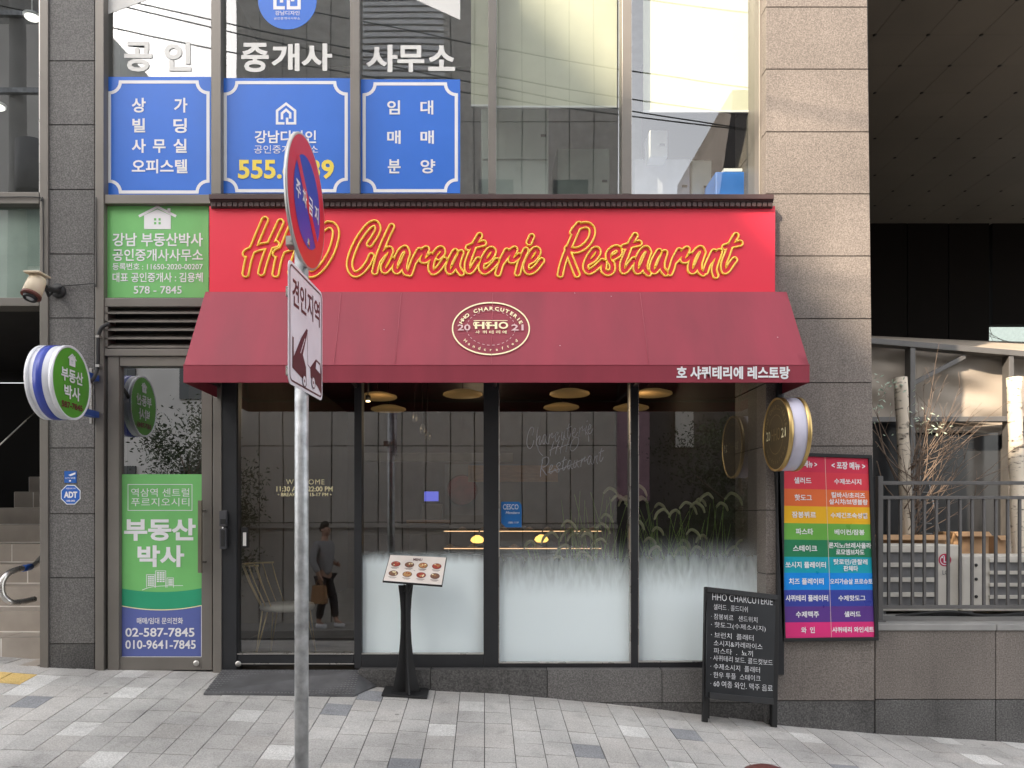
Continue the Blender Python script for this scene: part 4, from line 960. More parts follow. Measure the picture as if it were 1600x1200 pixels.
for a, b in ((.40, .90), (.70, .84)):
    tk.mat(M_['signwhite']); tk.flat([(q(a, b)[0]+.03*math.cos(k*.393), q(a, b)[1]+.03*math.sin(k*.393)) for k in range(16)], MR, L1*2.5)
    tk.mat(M_['maroonink']); tk.stroke([(q(a, b)[0]+.027*math.cos(k*.393), q(a, b)[1]+.027*math.sin(k*.393)) for k in range(16)], .006, MR, closed=True, lift=L1*3)
    tk.flat([(q(a, b)[0]+.008*math.cos(k*.785), q(a, b)[1]+.008*math.sin(k*.785)) for k in range(8)], MR, L1*3)
tk.mat(M_['maroonink']); tk.stroke([q(.50, .06), q(.52, .6), q(.62, .64)], .004, MR, lift=L1); tk.mat(M_['signwhite']); tk.stroke([q(.42, .22), q(.28, .5)], .006, MR, lift=L1*2)
tk.nofix = True; tk.build('tow_truck_pictogram', pl)
for py in (379, 457, 580):
    mb = MB(M_['steel']); z = Z(py, -1.75)
    mb.lathe((-.862, -1.74, z-.018), (0, 0, 1), [(0, .034), (0, .038), (.036, .038), (.036, .034)], 20); mb.box(-.928, -.888, -1.775, -1.71, z-.022, z+.022); mb.box(-.925, -.86, -1.784, -1.775, z-.02, z+.02); mb.tube([(-.899, -1.80, z), (-.899, -1.70, z)], .007, 6); mb.box(-.845, -.838, -1.80, -1.66, z-.015, z+.015); mb.build('clamp', sp)

# ---------------------------------------------------------------- ramp, menu stand, boards
rp_ = MB(mat('checker_plate', (.13, .13, .135), .5, .4, var=.25, scale=8)); zt = Z(1046, -.03)
def gp(px, py):
    x, y = ground_hit(px, py); return Vector((x, y, gz(x, y)))
f0, f1, f2 = gp(318, 1086), gp(553, 1089), gp(592, 1073)
b0 = Vector((X(347, -.04), -.04, zt)); b1 = Vector((X(563, -.04), -.04, zt)); 
dn = lambda v: Vector((v.x, v.y, gz(v.x, v.y)-.02))
fl, fr, fk = f0+Vector((0, 0, .012)), f1+Vector((0, 0, .012)), Vector((f2.x, -.06, gz(f2.x, -.06)+.012))
rp_.face([fl, fr, b1, b0]); rp_.face([fr, fk, b1]); rp_.face([dn(fl), dn(fr), fr, fl]); rp_.face([dn(fr), dn(fk), fk, fr]); rp_.face([dn(fl), fl, b0, dn(b0)]); rp_.face([b0, b1, dn(b1), dn(b0)]); rp_.face([b1, fk, dn(fk), dn(b1)])
nr = (fr-fl).cross(b0-fl).normalized(); nr = nr if nr.z > 0 else -nr
rpt = thing('door_ramp', (X(450), -.2, gz(X(450), -.2)), 'dark chequer plate ramp at the foot of the restaurant door', 'ramp'); rp_.build('plate', rpt)
mb = MB(M_['rubber'].copy()); mb.ms = []; mb.m = mat('checker_stud', (.22, .22, .225), .35, .5)
for i in range(44):
    for j in range(12):
        u, v = (i+.5)/44, (j+.5)/12; c = fl.lerp(fr, u).lerp(b0.lerp(b1, u), v)+nr*.001
        e1 = (fr-fl).normalized(); e2 = (b0-fl).normalized(); dg = (e1+e2 if (i+j) % 2 else e1-e2).normalized(); dn2 = nr.cross(dg)
        a_ = .013; b_ = .0045
        mb.prism([c+dg*a_, c+dn2*b_, c-dg*a_, c-dn2*b_], nr*.003)
mb.build('tread_pattern', rpt)
# menu stand
ym = -.22; gx_ = X(634, ym); gzz = gz(gx_, ym)
ms = thing('menu_stand', (gx_, ym, gzz), 'black pedestal menu stand with tilted food menu before the window', 'menu stand')
mb = MB(M_['black']); bz = gzz+.006
tl = lambda x, y: gz(x, y)+.004
bx0, bx1, by0, by1 = gx_-.15, gx_+.148, ym-.09, ym+.1
mb.hexa([(bx0, by0, tl(bx0, by0)), (bx1, by0, tl(bx1, by0)), (bx1, by1, tl(bx1, by1)), (bx0, by1, tl(bx0, by1)), (bx0, by0, tl(bx0, by0)+.012), (bx1, by0, tl(bx1, by0)+.012), (bx1, by1, tl(bx1, by1)+.012), (bx0, by1, tl(bx0, by1)+.012)])
mb.build('base_plate', ms, bevel=.002)
ztop = Z(914, ym); hgt = ztop-gzz
prof = [(0, .100), (.06, .086), (.15, .072), (.3, .052), (.45, .040), (.6, .034), (.75, .034), (.88, .040), (1., .050)]
mb = MB(M_['black'])
for ang in (20, 110):
    dx, dy = math.cos(math.radians(ang)), math.sin(math.radians(ang)); nxx, nyy = -dy*.004, dx*.004
    for k in range(len(prof)-1):
        (t0, r0_), (t1, r1_) = prof[k], prof[k+1]
        pts = []
        for tt, rr in ((t0, r0_), (t1, r1_)):
            z = gzz+.016+tt*(hgt-.016)
            pts += [(gx_+dx*rr+nxx, ym+dy*rr+nyy, z), (gx_-dx*rr+nxx, ym-dy*rr+nyy, z), (gx_-dx*rr-nxx, ym-dy*rr-nyy, z), (gx_+dx*rr-nxx, ym+dy*rr-nyy, z)]
        mb.hexa(pts)
mb.build('pedestal', ms)
tlc, trc, brc, blc = P(610, 867, ym+.10), P(697, 871, ym+.09), P(690, 914, ym-.10), P(599, 907, ym-.09)
nb = (trc-tlc).cross(blc-tlc).normalized(); nb = nb if nb.y < 0 else -nb
mb = MB(M_['black']); cen = (tlc+trc+brc+blc)/4; ex = lambda v, k: cen+(v-cen)*k-nb*.002
mb.prism([ex(v, 1.025) for v in (tlc, trc, brc, blc)], -nb*.014); mb.tube([cen-nb*.015, (gx_, ym, ztop-.05)], .02, 10); mb.build('board', ms)
MM = bilin((0, 0), (87, 0), (87, 46), (0, 46), tlc, trc, brc, blc)
menu_paper = mat('menu_paper', (.74, .68, .63), .35)
mb = MB(menu_paper); mb.flat([(0, 0), (87, 0), (87, 46), (0, 46)], MM); sh = mb.build('menu_sheet', ms)
mb = MB(M_['maroonink']); add_text(mb, 'MENU', (37, 4, 51, 8.5), MM, bold=.03, lift=nb*.001)
foods = [mat('food_red', (.36, .06, .04), .5, var=.5, scale=150), mat('food_brown', (.20, .10, .06), .5, var=.5, scale=150), mat('food_tan', (.45, .25, .10), .5, var=.5, scale=150)]
rr_ = random.Random(5)
for j in range(2):
    for i in range(4):
        cx_, cy_ = 12+i*21, 16+j*16.5
        mb.mat(M_['maroonink']); mb.flat([(cx_+7.2*math.cos(k*.4), cy_+4.9*math.sin(k*.4)) for k in range(16)], MM, nb*.001)
        mb.mat(foods[(i+j) % 3]); mb.flat([(cx_+6.4*math.cos(k*.4), cy_+4.3*math.sin(k*.4)) for k in range(16)], MM, nb*.002)
        for _ in range(7):
            a, b = rr_.uniform(-4, 4), rr_.uniform(-2.6, 2.6); mb.mat(rr_.choice(foods+[M_['cream']])); mb.flat([(cx_+a+1.4*math.cos(k*1.05), cy_+b+1.1*math.sin(k*1.05)) for k in range(6)], MM, nb*(.003+rr_.random()*.001))
        mb.mat(M_['brown']); mb.flat([(cx_-6, cy_+6.2), (cx_+6, cy_+6.2), (cx_+6, cy_+6.9), (cx_-6, cy_+6.9)], MM, nb*.001); mb.flat([(cx_-4, cy_+8), (cx_+4, cy_+8), (cx_+4, cy_+8.5), (cx_-4, cy_+8.5)], MM, nb*.001)
mb.nofix = True; mb.build('dish_pictures', sh)
# chalkboard
tlq, trq, brq, blq = P(1102, 917, -.27), P(1215, 930, -.21), P(1211.5, 1077+30, -.36), P(1098, 1066+30, -.42)
cb = thing('chalkboard', ((X(1155, -.38)), -.38, gz(X(1155, -.38), -.38)), 'black A-frame chalkboard with handwritten Korean menu beside the rainbow board', 'sign board')
MC = bilin((1102, 917), (1215, 930), (1211.5, 1107), (1098, 1096), tlq, trq, brq, blq)
nc = (trq-tlq).cross(blq-tlq).normalized(); nc = nc if nc.y < 0 else -nc
frm = M_['black']
mb = MB(frm)
def beam(mb, p, q, wd, th, n, side): 
    s_ = side.normalized()*wd/2; mb.hexa([p-s_-n*th/2, p+s_-n*th/2, q+s_-n*th/2, q-s_-n*th/2, p-s_+n*th/2, p+s_+n*th/2, q+s_+n*th/2, q-s_+n*th/2])
eu = (trq-tlq).normalized(); ev = (tlq-blq).normalized()
ll, lr = gp(1101, 1128), gp(1209, 1136)
beam(mb, tlq+eu*.012, ll, .036, .028, nc, eu); mb.build('leg', cb, bevel=.003)
mb = MB(frm); beam(mb, trq-eu*.012, lr, .036, .028, nc, eu); mb.build('leg', cb, bevel=.003)
for s_, px in ((1, 1120), (-1, 1200)):
    mb = MB(frm); a = (tlq+eu*.03 if s_ > 0 else trq-eu*.03)+Vector((0, .035, 0)); x = a.x+.01; b = Vector((x, -.17, gz(x, -.17))); beam(mb, a, b, .03, .022, Vector((0, -1, 0)), eu); mb.build('leg', cb)
mb = MB(frm); beam(mb, MC(1104, 921.5)+nc*.002, MC(1213, 934)+nc*.002, .036, .026, nc, ev); mb.build('top_rail', cb, bevel=.003); mb = MB(frm); beam(mb, MC(1108, 1087)+nc*.002, MC(1207, 1096.5)+nc*.002, .04, .026, nc, ev); mb.build('bottom_rail', cb, bevel=.003)
mb = MB(M_['slate']); mb.prism([MC(1105, 920), MC(1212, 932), MC(1208, 1098), MC(1103, 1089)], -nc*.01); sl_ = mb.build('slate', cb)
mb = MB(M_['chalk']); Lc = nc*.002
def cl(s, x0, y0, x1, h, b=-.010):  # the writing follows the board's own slope
    sl = .10
    add_text(mb, s, (x0, y0, x1, y0+h), lambda a, c_: MC(a, c_+(a-x0)*sl*.85), bold=b, lift=Lc)
cl('HHO CHARCUTERIE', 1113, 927, 1207, 11, -.012)
for s, x0, y0, x1, h in (('샐러드 . 콜드디쉬', 1115, 944, 1168, 9), ('· 잠봉뵈르   샌드위치', 1111, 959, 1183, 9), ('· 핫도그(수제소시지)', 1111, 972, 1196, 10), ('· 브런치  플래터', 1111, 988, 1177, 9), ('소시지&카레라이스', 1115, 1001, 1191, 9), ('파스타  .  뇨끼', 1115, 1013, 1176, 9), ('· 샤퀴테리 보드. 콜드컷보드', 1110, 1024, 1207, 9), ('· 수제소시지  플래터', 1110, 1037, 1187, 9), ('· 한우 투플  스테이크', 1110, 1050, 1188, 9), ('· 60 여종 와인. 맥주 음료', 1110, 1063, 1207, 10)): cl(s, x0, y0, x1, h)
mb.nofix = True; mb.build('lettering', sl_)
# rainbow menu board
yr = YP-.04; PR = plane(yr)
rb = thing('rainbow_menu_board', P(1297, 1003, yr), 'rainbow striped Korean menu board in a black frame on the right pillar', 'sign board')
def RB(u, v): # u 0..1 across, v in pixels of the left edge
    k = (v-706)/297; return PR(1212+10*k+u*151+ (k*0.5), v+u*(5-7*k))
mb = MB(M_['black'])
oq = [RB(0, 706), RB(1, 706), RB(1, 1003), RB(0, 1003)]
def fq(a, b, c, d, m=None, y=.0): return [RB(a, b)+Vector((0, y, 0)), RB(c, b)+Vector((0, y, 0)), RB(c, d)+Vector((0, y, 0)), RB(a, d)+Vector((0, y, 0))]
e = .038
for q4 in (fq(0, 706, 1, 711.5), fq(0, 997.5, 1, 1003), fq(0, 711.6, e, 997.4), fq(1-e, 711.6, 1, 997.4)): mb.prism(q4, (0, .045, 0))
mb.build('frame', rb, bevel=.002)
rows = [711.6, 736, 763, 790, 817, 843, 870, 895, 922, 948, 973, 997.4]
cols = ['d23a55', 'dc4352', 'e2703f', 'eab32c', '6cab4c', '2d7d57', '1f9cae', '1c88dd', '3b459a', '5b3a86', 'd8357a']
pn = MB(None)
for k, c in enumerate(cols):
    pn.mat(mat('stripe_'+c, c, .3, var=.04)); pn.face(fq(e, rows[k], 1-e, rows[k+1], y=.012))
pn.mat(mat('stripe_rule', (.75, .6, .5), .4)); pn.face(fq(.515, 711.6, .519, 997.4, y=.011)); panel = pn.build('striped_panel', rb)
MBd = lambda a, b: RB(a, b)+Vector((0, .0095, 0))
mb = MB(M_['white'])
def cellt(u0, u1, y0, y1, s, b=.03): add_text(mb, s, (u0, y0, u1, y1), MBd, bold=b, lift=(0, 0, 0))
cellt(.14, .43, 718, 729, '< 매장 메뉴 >'); cellt(.58, .93, 718, 730, '< 포장 메뉴 >')
for k, (s, w_) in enumerate((('샐러드', .18), ('핫도그', .18), ('잠봉뷔르', .25), ('파스타', .18), ('스테이크', .25), ('쏘시지 플레이터', .42), ('치즈 플레이터', .36), ('샤퀴테리 플레이터', .44), ('수제맥주', .24), ('와  인', .14))):
    y = (rows[k+1]+rows[k+2])/2; cellt(.275-w_/2, .275+w_/2, y-5, y+5, s, .022)
for k, (s, w_) in enumerate((('수제쏘시지', .28), ('킬바사/초리즈|살시챠/브뎅블랑', .40), ('수제건조숙성햄', .38), ('베이컨/잠봉', .31), ('론지노/브레사올라|로모엠브차도', .44), ('탓로민/관찰레|판체타', .35), ('오리가슴살 프로슈토', .44), ('수제핫도그', .28), ('샐러드', .17), ('샤퀴테리 와인세트', .43))):
    y = (rows[k+1]+rows[k+2])/2; ls = s.split('|')
    for i, l in enumerate(ls):
        yy = y+(i-(len(ls)-1)/2)*10.5; ww = w_*(len(l)/max(len(a) for a in ls))
        cellt(.742-ww/2, .742+ww/2, yy-4.5, yy+4.5, l, .022)
mb.nofix = True; mb.build('lettering', panel)

# ---------------------------------------------------------------- right side: low wall, railing, units, birches, enclosure
xw = X(1367.6, YP); y0 = YP
lw_ = thing('low_granite_wall', (5, y0, 0), 'low grey granite retaining wall below the railing', 'wall')
mb = MB(M_['granite2']); xs_ = [xw, X(1556, y0)]+[X(1556, y0)+.78*k for k in range(1, 8)]; zt_, zj = Z(985.5, y0), Z(1093, y0)
for a, b in zip(xs_[:-1], xs_[1:]):
    mb.mat(M_['granite2']).box(a+.003, b-.003, y0, .2, zj+.003, zt_); mb.mat(M_['granite_dark']).box(a+.003, b-.003, y0, .2, -.4, zj-.003)
mb.mat(M_['joint']).box(xw+.01, 9, y0+.01, .19, -.4, zt_-.004); mb.build('facing', lw_, bevel=.002)
mb = MB(mat('pale_coping', (.27, .265, .255), .5, var=.12)); zc_ = Z(975, y0)
for a, b in zip(xs_[:-1], xs_[1:]): mb.box(a+.002, b-.002, y0-.012, .3, zt_+.002, zc_)
mb.build('coping', lw_, bevel=.004)
mb = MB(M_['concrete']); mb.box(xw, 18, .3, 14, zc_-.2, zc_-.01); struct(mb.build('terrace_floor'))
rl_ = thing('railing', (5, -.02, zc_), 'grey steel railing with thin balusters on the low wall', 'railing'); yr_ = -.02
for px in (1374, 1760, 2146):
    mb = MB(M_['rail']); mb.box(X(px-4, yr_), X(px+4, yr_), yr_-.02, yr_+.02, zc_, Z(744, yr_)); mb.mat(M_['rail']).box(X(px-7, yr_), X(px+7, yr_), yr_-.035, yr_+.035, zc_, zc_+.008); mb.build('post', rl_, bevel=.003)
for a, b in ((752, 757.5), (775, 780), (945.5, 951)):
    mb = MB(M_['rail']); mb.box(X(1378.2, yr_), X(2142, yr_), yr_-.015, yr_+.015, Z(b, yr_), Z(a, yr_)); mb.build('rail', rl_, bevel=.002)
px = 1388.5; proto = None
while px < 2130:
    if not (1753 < px < 1767):
        if proto is None:
            mb = MB(M_['rail']); mb.box(X(px-1.9, yr_), X(px+1.9, yr_), yr_-.008, yr_+.008, Z(945.3, yr_), Z(780.2, yr_)); proto = mb.build('baluster', rl_); p0 = px
        else:
            o = proto.copy(); COL.objects.link(o); o.location.x += X(px, yr_)-X(p0, yr_)
    px += 18.6
def ac_unit(name, a, b, c, d, y, dp, lb, logo):
    t = thing(name, P((a+c)/2, d, y), lb, 'air conditioner', 'outdoor air conditioner units behind the railing')
    mb = MB(M_['ac']); mb.pr(a, b, c, d, y, y+dp); mb.build('case', t, bevel=.01)
    w_ = c-a; lx = a+3; rx_ = a+w_*.72 if logo else c-4; sx = a+ (0 if logo else w_*.28)
    mb = MB(M_['acgrey']); mb.pr(max(lx, sx), b+5, rx_, d-6, y-.006, y-.001)
    n = 4; h = (d-6-b-5)/n; mb.mat(M_['ac'])
    for k in range(n): mb.pr(max(lx, sx), b+5+k*h, rx_, b+5+k*h+h*.3, y-.022, y-.006)
    mb.build('louvre', t, bevel=.002)
    mb = MB(M_['acgrey']); mb.pr(a+8, d, a+18, d+5, y+.02, y+dp); mb.pr(c-18, d, c-8, d+5, y+.02, y+dp); mb.build('foot', t)
    if logo:
        m = MB(mat('logo_crimson', (.42, .012, .06), .4)); cx_, cy_ = a+w_*.83, b+24; pc = plane(y-.002)
        m.flat([(cx_+10*math.cos(k*.2618), cy_+10*math.sin(k*.2618)) for k in range(24)], pc)
        m.mat(M_['white']); add_text(m, 'L', (cx_-2, cy_-6, cx_+4, cy_+4), pc, bold=.01); m.stroke([(cx_+7.2*math.cos(k*.26-.1), cy_+7.2*math.sin(k*.26-.1)) for k in range(0, 19)], 1.3, pc, lift=(0, -.001, 0)); m.stroke([(cx_-5, cy_-4), (cx_-3, cy_-4)], 2, pc, lift=(0, -.001, 0))
        m.mat(M_['acgrey']); add_text(m, 'LG', (cx_-4, cy_+16, cx_+5, cy_+23), pc, bold=.02); m.nofix = True; m.build('logo', t)
    else:
        m = MB(M_['black']); 
        for py in (883, 905, 932): m.lathe(P(a+22, py, y-.001), (0, -1, 0), [(0, .012), (.004, .012), (.004, 0)], 12)
        m.build('vent_hole', t)
    return t
ac_unit('air_conditioner', 1366, 851, 1499, 955, .45, .32, 'cream outdoor air conditioner with red round logo behind the railing', True)
ac_unit('air_conditioner', 1503, 868, 1660, 955, .40, .32, 'cream outdoor air conditioner at the right picture edge', False)
mb = MB(M_['rubber']); 
for k in range(3): mb.tube(chaikin_cr([P(1400+30*k, 963-k, .3), P(1480+20*k, 956+3*k, .27), P(1540, 962+k, .26), P(1620, 960-2*k, .3)]), .012, 8)
tag(mb.build('refrigerant_pipe'), 'black insulated pipes lying under the air conditioner units', 'pipe')
# birches
def birch_trunk(a, b, w0, w1, top, bot, y, lb, seed):
    t = thing('birch_trunk', P(b, bot, y), lb, 'tree trunk', 'birch trunks behind the railing'); r = random.Random(seed)
    mb = MB(M_['bark']); n = 16; zb_ = zc_-.02; zt = Z(top, y); path = []; rad = []
    for k in range(n+1):
        u = k/n; z = zb_+(zt-zb_)*u; px = b+(a-b)*((z-Z(bot, y))/(zt-Z(bot, y)))
        path.append((X(px, y)+r.uniform(-.004, .004), y, z)); rad.append((w1+(w0-w1)*u)/2/F*(D+y)*r.uniform(.95, 1.05))
    mb.tube(path, rad, 14); mb.build('trunk', t)
    return t, path
bt, bp = birch_trunk(1407, 1418, 19, 16, 590, 850, 1.0, 'pale birch trunk left, with brown twigs beside it', 3)
bt2, bp2 = birch_trunk(1584, 1592, 21, 19, 590, 870, 1.0, 'pale birch trunk at the right picture edge', 4)
rg = random.Random(21)
tw = thing('twig_bundle', P(1426, 800, .95), 'bundle of bare brown birch twigs with few pale leaves beside the left trunk', 'twigs')
mb = MB(M_['twig']); lf = MB(M_['leafpale'])
for k in range(46):
    a = P(rg.gauss(1427, 5), rg.uniform(700, 840), .95+rg.uniform(-.06, .06)); L = rg.uniform(.35, .95)
    ang = rg.gauss(.42, .35); b = a+Vector((math.sin(ang)*L, rg.uniform(-.12, .12), math.cos(ang)*L*.95)); m_ = a.lerp(b, .5)+Vector((rg.uniform(-.03, .06), 0, rg.uniform(-.05, .02)))
    path = chaikin_cr([a, m_, b], 4); mb.tube(path, rg.uniform(.003, .006), 5, r1=.0015)
    for q in range(3):
        c = path[rg.randrange(3, len(path))]; an2 = ang+rg.gauss(0, .6); d = c+Vector((math.sin(an2), rg.uniform(-.2, .2), math.cos(an2)))*rg.uniform(.08, .25); mb.tube([c, c.lerp(d, .5)+Vector((rg.uniform(-.01, .01), 0, .01)), d], .002, 4, r1=.001)
for k in range(110):
    c = P(*rg.choice(((rg.gauss(1440, 14), rg.gauss(655, 22)), (rg.gauss(1377, 8), rg.gauss(638, 22)), (rg.gauss(1375, 6), rg.gauss(615, 14)), (rg.gauss(1405, 12), rg.gauss(600, 8)), (rg.gauss(1460, 10), rg.gauss(672, 8)))), .93+rg.uniform(-.08, .08)); s = rg.uniform(.012, .024)
    u = Vector((rg.uniform(-1, 1), rg.uniform(-1, 1), rg.uniform(-1, 1))).normalized(); v = u.orthogonal().normalized(); lf.face([c-u*s, c+v*s*.5, c+u*s, c-v*s*.5])
mb.build('twigs', tw); lf.nofix = True; lf.build('leaves', tw)
# thin bare stems left of trunk, leaning
mb = MB(M_['twig'])
for a, b, c, d in ((1366, 660, 1418, 770), (1370, 720, 1400, 780), (1368, 690, 1436, 752), (1371, 645, 1400, 750)): mb.tube(chaikin_cr([P(a, b, .9), P((a+c)/2-4, (b+d)/2+6, .92), P(c, d, .95)]), .004, 5, r1=.005)
mb.build('leaning_stems', tw)
# boxes
for a, b, c, d, y, lb in ((1366, 836, 1478, 880, .85, 'long brown cardboard box behind the left air conditioner'), (1490, 831, 1545, 905, 1.3, 'tall brown cardboard carton between the two air conditioners'), (1558, 837, 1572, 880, 1.4, 'narrow brown cardboard piece left of the right birch')):
    t = thing('cardboard_box', P((a+c)/2, d, y), lb, 'box', 'cardboard boxes on the terrace'); mb = MB(M_['cardboard']); x0_, x1_ = X(a, y), X(c, y); zz = Z(b, y); mb.box(x0_, x1_, y, y+.3, zc_-.01, zz-.003); mb.build('body', t, bevel=.004)
    mb = MB(M_['cardboard']); mb.hexa([(x0_, y, zz-.002), (x1_, y, zz-.002), (x1_, y-.05, zz-.04), (x0_, y-.05, zz-.04), (x0_, y, zz+.002), (x1_, y, zz+.002), (x1_, y-.052, zz-.036), (x0_, y-.052, zz-.036)]); mb.build('flap', t)
# glazed tent enclosure
en = thing('tent_enclosure', P(1480, 960, 2.0), 'beige canvas terrace enclosure with grey metal frame and dark panels', 'enclosure'); yt = 2.0
def slope(px): return 528+(px-1365)*(20/235)
mb = MB(M_['tentmetal']); zf = zc_
mb.pp([(1200, slope(1200)), (2100, slope(2100)), (2100, slope(2100)+9), (1200, slope(1200)+9)], yt-.06, yt+.06)
mb.pp([(1200, 652), (2100, 648), (2100, 656), (1200, 660)], yt-.04, yt+.04)
for px in (1422, 1575, 1735, 1890, 2050): mb.box(X(px-4, yt), X(px+4, yt), yt-.05, yt+.05, zf, Z(slope(px)+5, yt))
mb.pp([(1424, 597), (1426, 604), (1510, 560), (1508, 553)], yt-.02, yt+.02)
mb.build('metal_frame', en, bevel=.004)
def cloth(x0_, x1_, pyt, pyb, name, amp=.05, seed=1):
    r = random.Random(seed); mb = MB(M_['canvas']); mb.smooth = True; n, m = 40, 16; ph = r.uniform(0, 6)
    def pt(i, j):
        u, v = i/n, j/m; px = x0_+(x1_-x0_)*u; top = pyt(px); py = top+(pyb-top)*v
        yy = yt+.10+amp*(math.sin(9*v+3*u+ph)*.6+math.sin(17*v-6*u+ph*2)*.35)*(.3+.7*math.sin(math.pi*u))
        return P(px, py, yt+.1)+Vector((0, yy-yt-.1, 0))
    for i in range(n):
        for j in range(m): mb.face([pt(i, j), pt(i+1, j), pt(i+1, j+1), pt(i, j+1)])
    return mb.build(name, en, weld=True)
for k, (a, b) in enumerate(((1300, 1418), (1426, 1571), (1579, 1731), (1739, 1886))): cloth(a, b, lambda p: slope(p)+9, 655, 'canvas_panel', .05, k)
cloth(1426, 1571, lambda p: 658, 676, 'canvas_panel', .03, 9)
mb = MB(M_['canvas']); mb.hexa([P(1100, 520, yt+.1), P(2100, 590, yt+.1), P(2100, 560, yt+3), P(1100, 515, yt+3), P(1100, 518, yt+.1), P(2100, 588, yt+.1), P(2100, 558, yt+3), P(1100, 513, yt+3)]); mb.build('canvas_roof', en)
mb = MB(mat('dark_smoked_panel', (.025, .026, .028), .2)); 
for a, b in ((1200, 1417), (1427, 1570), (1580, 1730), (1740, 1885)): mb.pr(a, 661, b, 850, yt+.22, yt+.24)
mb.mat(M_['dark']); mb.box(X(1200, yt), 9, yt+.3, yt+.35, zf, Z(845, yt)); mb.box(X(1200, yt), 9, yt+2.8, yt+2.9, zf, Z(600, yt+2)); mb.build('dark_panel', en)
mb = MB(M_['tentmetal']); mb.pr(1427, 664, 1570, 667, yt+.19, yt+.215); mb.pr(1566, 664, 1570, 850, yt+.19, yt+.215); mb.build('panel_edge', en)
ld = thing('step_ladder', P(1447, 860, 1.7), 'grey metal step ladder leaning inside the dark enclosure panel', 'ladder')
mb = MB(mat('dull_ladder_metal', (.2, .2, .2), .5, .3)); yl = 1.75
mb.tube([P(1438, 690, yl), P(1436, 845, yl)], .008, 6); mb.tube([P(1449, 745, yl), P(1470, 845, yl-.25)], .009, 6); mb.build('side_rail', ld)
mb = MB(mat('dull_rung_metal', (.15, .15, .15), .5, .3))
for k in range(9): mb.tube([P(1437, 705+k*16, yl), P(1447+k*1.2, 706+k*16, yl)], .006, 5)
mb.build('rung', ld)
# far pale building and bare tree seen through the gap
t = thing('far_building', (20, 40, 0), 'pale blue grey building seen through the gap under the dark overhang', 'building'); mb = MB(M_['tealwall']); mb.box(10, 90, 40, 50, -.4, 30); mb.build('wall', t)
mb = MB(mat('far_window', (.06, .085, .095), .3))
for i in range(26):
    for j in range(9): mb.box(11+i*3, 12.8+i*3, 39.95, 39.99, 1+j*3, 2.8+j*3)
mb.build('window', t)
def bare_tree(name, loc, h, lb, seed, grp=None, m=M_['twig']):
    r = random.Random(seed); t = thing(name, loc, lb, 'tree', grp); mb = MB(m); br = MB(m)
    base = Vector(loc); mb.tube([base, base+Vector((.05, 0, h*.35)), base+Vector((0, 0, h*.6))], .09, 8, r1=.05); mb.build('trunk', t)
    def grow(p, d, L, rad, k):
        q = p+d*L; br.tube([p, p.lerp(q, .5)+Vector((r.uniform(-.1, .1), 0, r.uniform(-.05, .1)))*L*.3, q], rad, 5, r1=rad*.6, cap=False)
        if k == 0: return
        for _ in range(3): grow(p.lerp(q, r.uniform(.6, 1)), (d+Vector((r.gauss(0, .55), r.gauss(0, .55), r.gauss(.05, .35)))).normalized(), L*.68, rad*.58, k-1)
    for _ in range(5): grow(base+Vector((0, 0, h*r.uniform(.3, .6))), Vector((r.gauss(0, .6), r.gauss(0, .6), .8)).normalized(), h*.22, .035, 4)
    br.build('branches', t); return t
bare_tree('bare_tree', (12.1, 12.5, -.4), 7.8, 'bare tree whose branches show in the bright gap at the right edge', 6)

# ---------------------------------------------------------------- restaurant furniture
fl_ = .53
ch = thing('wire_chair', (X(450, .42), .42, fl_), 'gold wire chair with grey seat pad behind the restaurant door', 'chair'); yc_ = .42
sx, sz = X(449, yc_), Z(946, yc_)
mb = MB(mat('grey_seat_pad', (.55, .52, .48), .8)); mb.lathe((sx, yc_, sz-.03), (0, 0, 1), [(0, .15), (.0, .19), (.02, .205), (.045, .195), (.05, .15), (.052, 0)], 28); mb.build('seat', ch)
mb = MB(M_['goldwire']); 
for k in range(9):
    a = math.pi*(.62+.76*k/8); bx, by = math.cos(a), math.sin(a)
    mb.tube([(sx+.19*bx, yc_+.19*by, sz), (sx+.23*bx-.05, yc_+.21*by, sz+.18), (sx+.25*bx-.08, yc_+.22*by, sz+.31)], .0045, 6)
mb.tube(chaikin_cr([(sx+.25*math.cos(math.pi*(.6+.8*k/8))-.08, yc_+.22*math.sin(math.pi*(.6+.8*k/8)), sz+.31) for k in range(9)], 3), .007, 6); mb.build('backrest', ch)
for dx, dy in ((-.17, -.13), (.17, -.13), (-.15, .15), (.15, .15)):
    mb = MB(M_['goldwire']); 
    for e_ in (-.02, .02): mb.tube([(sx+dx*.8+e_, yc_+dy*.8, sz-.02), (sx+dx*1.15, yc_+dy*1.2, fl_)], .006, 6)
    mb.build('leg', ch)
# pendant lamps
lp = None
for px, py, w_ in ((590, 623, 55), (723, 619, 60), (890, 618, 62), (1019, 618, 58), (607, 642, 57), (877, 639, 55), (986, 640, 56)):
    zl = 2.78; d_ = (zl-CZ)*F/(HY-py); y = d_-D; x = X(px, y); lb = 'round woven ceiling lamp glowing dimly inside the restaurant'
    if lp is None:
        lp = thing('ceiling_lamp', (x, y, zl), lb, 'lamp', 'round ceiling lamps in the restaurant')
        mb = MB(M_['lamp']); mb.lathe((x, y, zl), (0, 0, 1), [(-.004, .0), (0, .18), (.012, .20), (.03, .195), (.06, .10), (.07, 0)], 32); mb.build('lamp_shade', lp)
        mb = MB(M_['rubber']); mb.tube([(x, y, zl+.06), (x, y, 3.1)], .005, 5); mb.build('cord', lp); o = lp; base = lp
    else:
        o = copy_tree(base); o.location = (x, y, zl)
    o['label'] = lb
